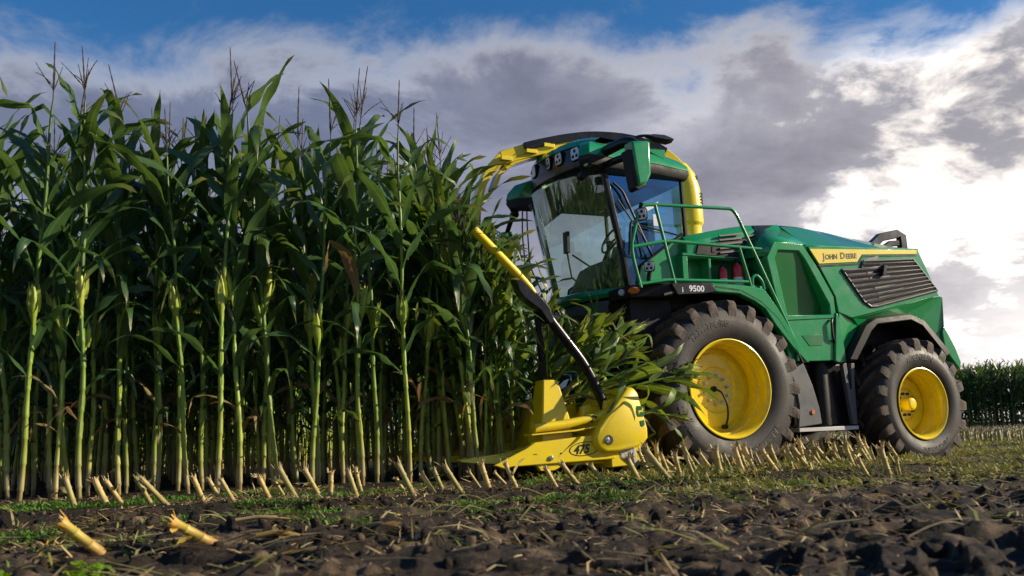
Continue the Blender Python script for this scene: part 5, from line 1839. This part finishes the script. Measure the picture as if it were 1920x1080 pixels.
BENT = [(-3.22, 1.45, .1, (-.10, .05, 1), .93), (-3.12, .95, .1, (-.05, .1, 1), .95), (-3.05, .65, .1, (.02, .1, 1), .92), (-2.92, 1.2, .15, (-.03, .15, 1), .86),
        (-2.88, .4, .15, (0, .1, 1), .86), (-2.80, 1.25, .2, (-.12, .15, 1), .76), (-2.78, .9, .2, (-.05, .2, 1), .80), (-2.65, .5, .25, (-.05, .2, 1), .74), (-2.62, 1.15, .25, (-.1, .2, 1), .66), (-2.95, -.1, .2, (0, .1, 1), .84), (-2.7, 0.0, .2, (0, .1, 1), .72), (-3.42, 1.30, .02, (-.05, 0, 1), .95), (-3.38, .9, .02, (0, 0, 1), .96)]
for k in range(20):
    BENT.append((-3.30 + rr.uniform(0, .6), rr.uniform(.5, 1.62), .12, (rr.uniform(-.15, .05), rr.uniform(0, .15), 1), .95))
for k in range(34):
    w_ = 1.1 - 3.4 * (k + rr.random()) / 34
    u = -2.95 + rr.uniform(0, .85)
    BENT.append((u, w_, .2, (rr.uniform(-.15, .1), rr.uniform(0, .2), 1), rr.uniform(.66, .80) - .16 * max(0, u + 2.7)))
for i, (u, w_, z, d, s) in enumerate(BENT):
    x, y = to_world(u, w_)
    s = s * 1.35
    kk = 14 + i % 4 if i % 3 != 2 else i % 14
    dw = Vector((d[0] * CB + d[1] * SB, d[0] * SB - d[1] * CB, d[2])).normalized()
    while s > .3:      # the nearer the intake, the further a plant has been drawn down
        tp = Vector((x, y, z)) + dw * (2.2 if kk >= 14 else 3.25) * s
        q = px_of(*tp); q = (q[0] + 105, q[1])
        if q[1] >= np.interp(q[0], [800, 850, 890, 930, 1000, 1060, 1150], [190, 250, 320, 410, 500, 560, 600]): break
        s -= .02
    put_dir(kk, (u, w_, z), d, s, rr.uniform(0, 6), 'maize plant gathered between the yellow dividers and pressed by the push bar', group='maize plants entering the header')
LYING = [((-2.35, 1.35, .75), (.55, .12, .45), .52, 'cut maize plant lying across the header just behind the black arm'),
         ((-2.15, 1.05, .80), (.80, .30, .25), .62, 'long cut maize plant lying over the header with leaves reaching the front tyre'),
         ((-2.05, 1.35, .85), (.85, .28, .20), .56, 'cut maize plant whose leaf tips cross the yellow front rim'),
         ((-2.3, .75, .80), (.6, .2, .5), .50, 'cut maize plant heaped below the cab corner'),
         ((-2.5, 1.0, .6), (.3, .25, .8), .58, 'half cut maize plant leaning back behind the yellow tower'),
         ((-2.2, 1.25, .70), (.35, .25, .65), .45, 'broken maize plant standing up from the heap below the windscreen'),
         ((-1.95, 1.5, .90), (.70, .45, -.25), .42, 'cut maize plant hanging over the rounded yellow end cap'),
         ((-2.5, .4, .7), (.45, .3, .6), .60, 'cut maize plant at the back of the heap on the header'),
         ((-2.4, 1.55, .62), (-.1, .2, .8), .42, 'short broken maize plant between tower and black arm'),
         ((-2.1, .5, .8), (.55, .5, .35), .55, 'cut maize plant lying towards the camera on the header')]
for k in range(11):
    LYING.append(((rr.uniform(-2.5, -1.8), rr.uniform(.0, 1.5), rr.uniform(.45, 1.0)), (rr.uniform(.1, .7), rr.uniform(-.1, .4), rr.uniform(.1, .7)), rr.uniform(.40, .58), 'cut maize plant tangled deep in the heap lying on the header'))
for i, (p, d, s, lab) in enumerate(LYING):
    d = list(d); x, y = to_world(p[0], p[1])
    for _ in range(30):
        dw = Vector((d[0] * CB + d[1] * SB, d[0] * SB - d[1] * CB, d[2])).normalized()
        q = px_of(*(Vector((x, y, p[2])) + dw * 1.5 * s * 1.45))
        if q[1] >= np.interp(q[0] + 30, [900, 960, 1010, 1060, 1150, 1250, 1350], [430, 480, 560, 625, 640, 645, 690]): break
        d[2] -= .06
    e = put_dir(26 + i % 4, p, d, s * 1.45, rr.uniform(0, 6), lab, name='cut_maize_plant', group='cut maize plants on the header')


# ------------------------------------------------------------------ cut stalks (stubble)
def stub_mesh(seed, L, r, fray=7, mat='stub'):
    rng = np.random.default_rng(seed)
    mb = MB()
    b = rng.normal(0, .012, 2)
    P = [Vector((b[0] * t, b[1] * t, L * t)) for t in (-.12, 0.02, .18, .22, .26, .55, .60, .64, .93)]
    R_ = [r * k for k in (1.15, 1.12, 1.0, 1.22, 1.0, .96, 1.15, .96, 1.02)]
    tube(mb, P, R_, 9, xyz=True)
    for k in range(fray * 3):
        a = 2 * PI * k / (fray * 3) + rng.normal(0, .12)
        out = Vector((math.cos(a), math.sin(a), 0)); sd = Vector((-math.sin(a), math.cos(a), 0))
        h = L * rng.uniform(.01, .26) * rng.uniform(.3, 1); fl = rng.uniform(-.05, .9) ** 2
        p0 = Vector((b[0], b[1], L * .84)) + out * r * .95
        p1 = p0 + Vector((0, 0, L * .09)) + out * r * .25
        p2 = p1 + Vector((0, 0, h)) + out * (h * fl + .003)
        wd = r * rng.uniform(.12, .34)
        mb.add([p0 - sd * wd, p0 + sd * wd, p1 + sd * wd, p1 - sd * wd, p2 + sd * wd * .35, p2 - sd * wd * .35], [(0, 1, 2, 3), (3, 2, 4, 5)])
    for k in range(rng.integers(0, 3)):   # dry sheath rag
        v, f, uv = leaf_geo(rng, L * rng.uniform(.4, .9), r * 1.6, rng.uniform(.6, 1.3), rng.uniform(.8, 1.8), rng.uniform(0, 6.3), (0, 0, L * rng.uniform(.3, .7)), None, 6, rng.normal(0, 1), 1)
        mb.add(v, f, 0, uv)
    return mb


STUBS = [stub_mesh(700 + i, rg.uniform(.20, .28), rg.uniform(.018, .024)) for i in range(9)]
STUB_ME = [mb.mesh('maize_stub', [M['stub']], recalc=False) for mb in STUBS]
left_dir = Vector((-CB, -SB, 0))      # direction of travel: the stubs were pushed this way


def put_stub(me, u, w_, lean, yaw, sc, label, group):
    x, y = to_world(u, w_)
    o = bpy.data.objects.new('maize_stub', me); COL.objects.link(o)
    d = (left_dir * math.sin(lean) + Vector((rr.gauss(0, .10), rr.gauss(0, .10), math.cos(lean)))).normalized()
    q = d.to_track_quat('Z', 'Y').to_matrix().to_4x4()
    o.matrix_world = Matrix.Translation((x, y, gz(x, y) + .01)) @ q @ Matrix.Rotation(yaw, 4, 'Z') @ Matrix.Scale(sc, 4)
    tag(o, label, 'cut stalk', group)
    return o


row3 = [(-6.64, 2.69), (-6.25, 3.02), (-5.99, 3.02), (-5.79, 3.15), (-5.49, 2.86), (-5.27, 2.75), (-5.03, 2.97), (-4.86, 3.12), (-4.43, 3.2), (-4.23, 3.12), (-4.03, 3.22), (-3.75, 3.14), (-3.53, 3.2), (-3.19, 3.25), (-2.9, 3.1), (-2.59, 3.0)]
for i, (u, w_) in enumerate(row3):
    put_stub(STUB_ME[i % 9], u, w_, rr.uniform(.35, .75) if i not in (6,) else .05, rr.uniform(0, 6), rr.uniform(.80, 1.1),
             'frayed straw-coloured maize stub before the crop, %s in its row from the left' % ORD[i], 'maize stubs of the nearest cut row')
for u in np.arange(-6.9, -2.6, .36):
    put_stub(STUB_ME[rr.randrange(9)], u + rr.gauss(0, .08), 2.55 + rr.gauss(0, .12), rr.uniform(.1, .8), rr.uniform(0, 6), rr.uniform(.55, .95),
             'short frayed stub close to the foot of the standing maize, behind the nearest stub row', 'short stubs at the foot of the crop')
cand = []
for w_ in (3.1, 2.35, 1.85, 3.75, 1.1, .35, -.4, -1.15, -1.9, -2.65, -3.4, -4.15, 4.3):
    u0 = {3.1: -2.35, 2.35: -1.9, 1.85: -1.2, 3.75: -.2, 4.3: 6.0}.get(w_, -1.4)
    u = u0
    while u < 26:
        uu, ww = u + rr.gauss(0, .05), w_ + rr.gauss(0, .05)
        x, y = to_world(uu, ww)
        intyre = (abs(uu) < .75 or abs(uu - 3.09) < .6) and .6 < abs(ww) < 1.72
        pp = px_of(x, y, 0)
        if pp[0] > 1690 and pp[1] > 838: intyre = True
        if not intyre: cand.append((math.hypot(x, y), uu, ww))
        u += rr.uniform(.13, .26)
cand.sort()
far = []
n_st = 0
for d, u, w_ in cand:
    if n_st < 230 and u < 9:
        put_stub(STUB_ME[rr.randrange(9)], u, w_, rr.uniform(.1, .75), rr.uniform(0, 6), rr.uniform(.65, 1.25),
                 'frayed pale maize stub in the stubble beside and beneath the harvester', 'maize stubs in the stubble round the harvester')
        n_st += 1
    else:
        x, y = to_world(u, w_); far.append((x, y, gz(x, y), rr.uniform(.8, 1.2)))
for r_ in range(60):
    w_ = -4.9 - .75 * r_
    u = -2.0
    while u < 34:
        x, y = to_world(u, w_)
        p = px_of(x, y, 0)
        if 1400 < p[0] < 2000 and y < 47: far.append((x + rr.gauss(0, .05), y + rr.gauss(0, .05), 0, rr.uniform(.8, 1.3)))
        u += rr.uniform(.2, .4)
o = stack('stubble', [[(mb, 0)] for mb in STUBS], far[:2200], [M['stub']], rg)
tag(o, 'rows of pale stubble running back to the far field', 'stubble', kind='stuff')
# two big orange stubs in the foreground
for i, ((u, w_), lab, ln) in enumerate((((-6.68, 5.72), 'thick orange-yellow cut stalk with frayed top, near the lower left corner', .98), ((-6.22, 5.80), 'orange-yellow cut stalk with brown top, right of the thicker one in the foreground', 1.02))):
    me = stub_mesh(800 + i, .21, .022, 12).mesh('maize_stub', [M['stub_orange']], recalc=False)
    put_stub(me, u, w_, ln, 1.0 + i, 1.0, lab, 'foreground cut stalks')


# ------------------------------------------------------------------ litter, moss, weeds
def ribbons(name, pts, lens, wids, mats, lift, rng, flat=.35, curl=.6):
    """many short bent ribbons on the ground as one mesh"""
    n = len(pts)
    a = rng.uniform(0, 2 * PI, n); e = np.abs(rng.normal(0, flat, n))
    d = np.stack([np.cos(a) * np.cos(e), np.sin(a) * np.cos(e), np.sin(e)], 1)
    s = np.stack([-np.sin(a), np.cos(a), rng.normal(0, .35, n)], 1); s /= np.linalg.norm(s, axis=1)[:, None]
    c = rng.normal(0, curl, n)
    up = np.array([0, 0, 1.0])
    P0 = pts + up * lift[:, None]
    P1 = P0 + d * (lens * .5)[:, None] + up * (np.abs(c) * lens * .18)[:, None]
    P2 = P1 + d * (lens * .5)[:, None] - up * (np.abs(c) * lens * .12)[:, None] + s * (c * lens * .2)[:, None]
    w0 = (wids * .5)[:, None]
    vs = np.stack([P0 - s * w0, P0 + s * w0, P1 - s * w0 * 1.1, P1 + s * w0 * 1.1, P2 - s * w0 * .3, P2 + s * w0 * .3], 1).reshape(-1, 3)
    b = np.arange(n)[:, None] * 6
    q = np.concatenate([b + [0, 1, 3, 2], b + [2, 3, 5, 4]], 1).reshape(-1, 4)
    me = bpy.data.meshes.new(name)
    me.from_pydata(vs.tolist(), [], q.tolist())
    for m_ in mats: me.materials.append(m_)
    mi = np.repeat(rng.integers(0, len(mats), n), 2)
    me.polygons.foreach_set('material_index', mi.astype(np.int32))
    me.polygons.foreach_set('use_smooth', [True] * len(me.polygons))
    ul = me.uv_layers.new(name='UVMap')
    me.update()
    o = bpy.data.objects.new(name, me); COL.objects.link(o)
    return o


def scatter(n, u0, u1, w0, w1, keep, rng):
    u = rng.uniform(u0, u1, n); w_ = rng.uniform(w0, w1, n)
    k = rng.random(n) < keep(u, w_)
    u, w_ = u[k], w_[k]
    x = OX + u * CB + w_ * SB; y = OY + u * SB - w_ * CB
    k = (y > 1.2) & (np.abs(x) < y * .75 + 1)
    x, y = x[k], y[k]
    z = ground_fields(x, y)[0]
    return np.stack([x, y, z], 1)


rg = np.random.default_rng(21)
# low moss and seedlings on the moist strip
pts = scatter(210000, -9, 6, 1.9, 6.2, lambda u, w_: sstep(.50, .64, fbm(u, w_, .55, 3, 61)) * (1 - sstep(4.6, 6.0, w_)) * (.25 + .75 * (1 - sstep(-3.5, -1, u))) * .9, rg)
o = ribbons('moss', pts, rg.uniform(.012, .036, len(pts)), rg.uniform(.007, .016, len(pts)), [M['moss']], rg.uniform(0, .008, len(pts)), rg, .7, .5)
tag(o, 'bright green moss in patches on the moist soil before the crop', 'moss', kind='stuff')
# yellow-green chopped leaf among the stubble
pts = scatter(190000, -3.4, 14, -4.5, 5.2, lambda u, w_: sstep(.42, .60, fbm(u, w_, .6, 3, 71)) * (1 - sstep(4.3, 5.6, w_)) * sstep(-3.4, -1.5, u) * .95, rg)
o = ribbons('chopped_leaves', pts, rg.uniform(.02, .09, len(pts)), rg.uniform(.006, .020, len(pts)), [M['chop'], M['chop'], M['leaf_lit'], M['straw']], rg.uniform(0, .03, len(pts)), rg, .5, .8)
tag(o, 'yellow-green chopped maize leaves strewn through the stubble', 'leaf litter', kind='stuff')
pts = scatter(90000, -3.5, 12, 3.3, 6.4, lambda u, w_: sstep(.46, .60, fbm(u * .5, w_, .45, 3, 75)) * (1 - sstep(5.0, 6.4, w_)) * sstep(-3.5, 0, u) * .9, rg)
o = ribbons('trodden_leaves', pts, rg.uniform(.012, .05, len(pts)), rg.uniform(.005, .016, len(pts)), [M['chop'], M['straw'], M['moss'], M['chop']], rg.uniform(0, .010, len(pts)), rg, .25, .6)
tag(o, 'yellow-green scraps trodden into the soil in front of the tyres', 'leaf litter', kind='stuff')
pts = scatter(6000, -8, 9, 3.2, 7.5, lambda u, w_: .5 + 0 * u, rg)
o = ribbons('long_straw', pts, rg.uniform(.10, .28, len(pts)), rg.uniform(.005, .014, len(pts)), [M['straw'], M['leaf_dry'], M['chop']], rg.uniform(.002, .02, len(pts)), rg, .15, .5)
tag(o, 'longer straw strips lying across the muddy ground', 'straw litter', kind='stuff')
pts = scatter(110000, -9, 10, 1.5, 9, lambda u, w_: sstep(.40, .62, fbm(u, w_, .5, 3, 81)) * (.35 + .4 * (1 - sstep(3.5, 6.0, w_))), rg)
o = ribbons('straw_litter', pts, rg.uniform(.02, .13, len(pts)) * rg.uniform(.4, 1, len(pts)), rg.uniform(.003, .009, len(pts)), [M['straw'], M['straw'], M['leaf_dry']], rg.uniform(0, .012, len(pts)), rg, .25, .5)
tag(o, 'dry straw scraps scattered over the soil', 'straw litter', kind='stuff')


# loose crumbs and clods of soil
def clods(n, rng):
    bm = bmesh.new(); bmesh.ops.create_icosphere(bm, subdivisions=2, radius=1.0)
    base = np.array([v.co[:] for v in bm.verts]); fc = np.array([[v.index for v in f.verts] for f in bm.faces]); bm.free()
    pts = scatter(n, -8, 9, 3.2, 9.5, lambda u, w_: .25 + .75 * sstep(.45, .62, fbm(u, w_, .7, 3, 131)), rng)
    n = len(pts)
    sc = np.clip(rng.lognormal(-4.75, .6, n), .003, .04)
    vs = np.empty((n, len(base), 3))
    for k in range(24):
        idx = np.arange(k, n, 24)
        sh = base * (1 + rng.normal(0, .18, (len(base), 1))) * rng.uniform(.55, 1.3, 3)
        a = rng.uniform(0, 2 * PI, len(idx)); c_, s_ = np.cos(a)[:, None], np.sin(a)[:, None]
        q = sh[None] * sc[idx][:, None, None]
        vs[idx, :, 0] = q[..., 0] * c_ - q[..., 1] * s_ + pts[idx, 0:1]
        vs[idx, :, 1] = q[..., 0] * s_ + q[..., 1] * c_ + pts[idx, 1:2]
        vs[idx, :, 2] = q[..., 2] + pts[idx, 2:3] + sc[idx][:, None] * .25
    f = (fc[None] + (np.arange(n) * len(base))[:, None, None]).reshape(-1, 3)
    me = bpy.data.meshes.new('soil_clods')
    me.vertices.add(n * len(base)); me.vertices.foreach_set('co', vs.astype(np.float32).ravel())
    me.loops.add(f.size); me.loops.foreach_set('vertex_index', f.astype(np.int32).ravel())
    me.polygons.add(len(f)); me.polygons.foreach_set('loop_start', (np.arange(len(f)) * 3).astype(np.int32))
    me.update(calc_edges=True)
    at = me.attributes.new('dry', 'FLOAT', 'POINT')
    at.data.foreach_set('value', np.repeat(rng.uniform(.0, 1.0, n), len(base)).astype(np.float32))
    me.materials.append(M['soil'])
    o = bpy.data.objects.new('soil_clods', me); COL.objects.link(o)
    tag(o, 'loose brown crumbs and clods lying on the muddy ground', 'clods', kind='stuff')


clods(22000, rg)


def weed(u, w_, s, label, n=16, mat='weed'):
    x, y = to_world(u, w_)
    e = empty('weed_plant', (x, y, gz(x, y)))
    tag(e, label, 'weed', 'small weeds in the foreground')
    rng = np.random.default_rng(int((u * 100) % 97) + 5)
    st, lf = MB(), MB()
    for k in range(n):
        a = rng.uniform(0, 2 * PI); R_ = rng.uniform(.1, 1) * .10 * s; h = rng.uniform(.03, .12) * s * (1 - R_ * 3)
        tip = Vector((math.cos(a) * R_, math.sin(a) * R_, h))
        tube(st, [(0, 0, -.01), tip * .5 + Vector((0, 0, h * .3)), tip], .002, 5, xyz=True)
        for j in range(3):
            b = a + (j - 1) * 1.0 + rng.normal(0, .2); r2 = rng.uniform(.018, .03) * s
            c_ = tip + Vector((math.cos(b), math.sin(b), rng.uniform(-.2, .5))) * r2
            nrm = Vector((rng.normal(0, .4), rng.normal(0, .4), 1)).normalized()
            t1 = nrm.cross(Vector((math.cos(b), math.sin(b), 0))).normalized(); t2 = t1.cross(nrm)
            ring = [tuple(c_ + t1 * math.cos(q) * r2 * .8 + t2 * math.sin(q) * r2 + nrm * (-.25 * r2 * abs(math.cos(q)))) for q in np.linspace(0, 2 * PI, 9)[:-1]]
            lf.add([tuple(c_)] + ring, [(0, 1 + i, 1 + (i + 1) % 8) for i in range(8)])
    obj('stems', st, M[mat], e)
    obj('leaves', lf, M[mat], e, recalc=False)


weed(-6.98, 6.30, .7, 'lime green broad-leaved weed at the lower left corner of the field', 14)
weed(-6.72, 6.32, .8, 'larger lime green weed right of the corner one, below the thick orange stalk', 22)
weed(-6.52, 5.95, .6, 'small dull green weed between the lime weeds and the cut stalks', 12, 'moss')


def fallen(u, w_, L, r, ang, label, mat='straw'):
    x, y = to_world(u, w_)
    e = empty('fallen_stalk', (x, y, gz(x, y) + r + .01), ang)
    tag(e, label, 'fallen stalk', 'fallen stalks on the soil')
    mb = MB(); tube(mb, [(-L / 2, 0, 0), (-L * .1, .01, .012), (L * .2, -.004, .008), (L / 2, .01, -.004)], [r, r * 1.05, r, r * .6], 8, xyz=True)
    obj('stem', mb, M[mat], e)
    mb = MB(); rng = np.random.default_rng(int(abs(u * 50)))
    for k in range(3):
        v, f, uv = leaf_geo(rng, L * rng.uniform(.4, .7), r * 2.2, 1.35, rng.uniform(.1, .5), rng.uniform(-.5, .5), (L * rng.uniform(-.3, .2), 0, r * .5), None, 6, 1.0, 1)
        mb.add(v, f, 0, uv)
    obj('dry_leaves', mb, M['leaf_dry'], e, recalc=False)


fallen(-5.42, 5.75, .22, .009, -.5, 'pale straw stalk lying on the soil in the middle foreground')
fallen(-5.85, 4.9, .30, .011, .15, 'long pale stalk lying flat behind the orange foreground stalks')
fallen(-5.92, 5.78, .20, .013, .0, 'short split stalk with rusty husk lying in the left foreground', 'stub_orange')
fallen(-3.9, 3.55, .20, .010, .1, 'white stalk scrap lying at the foot of the stub row')
print('objects', len(bpy.data.objects))
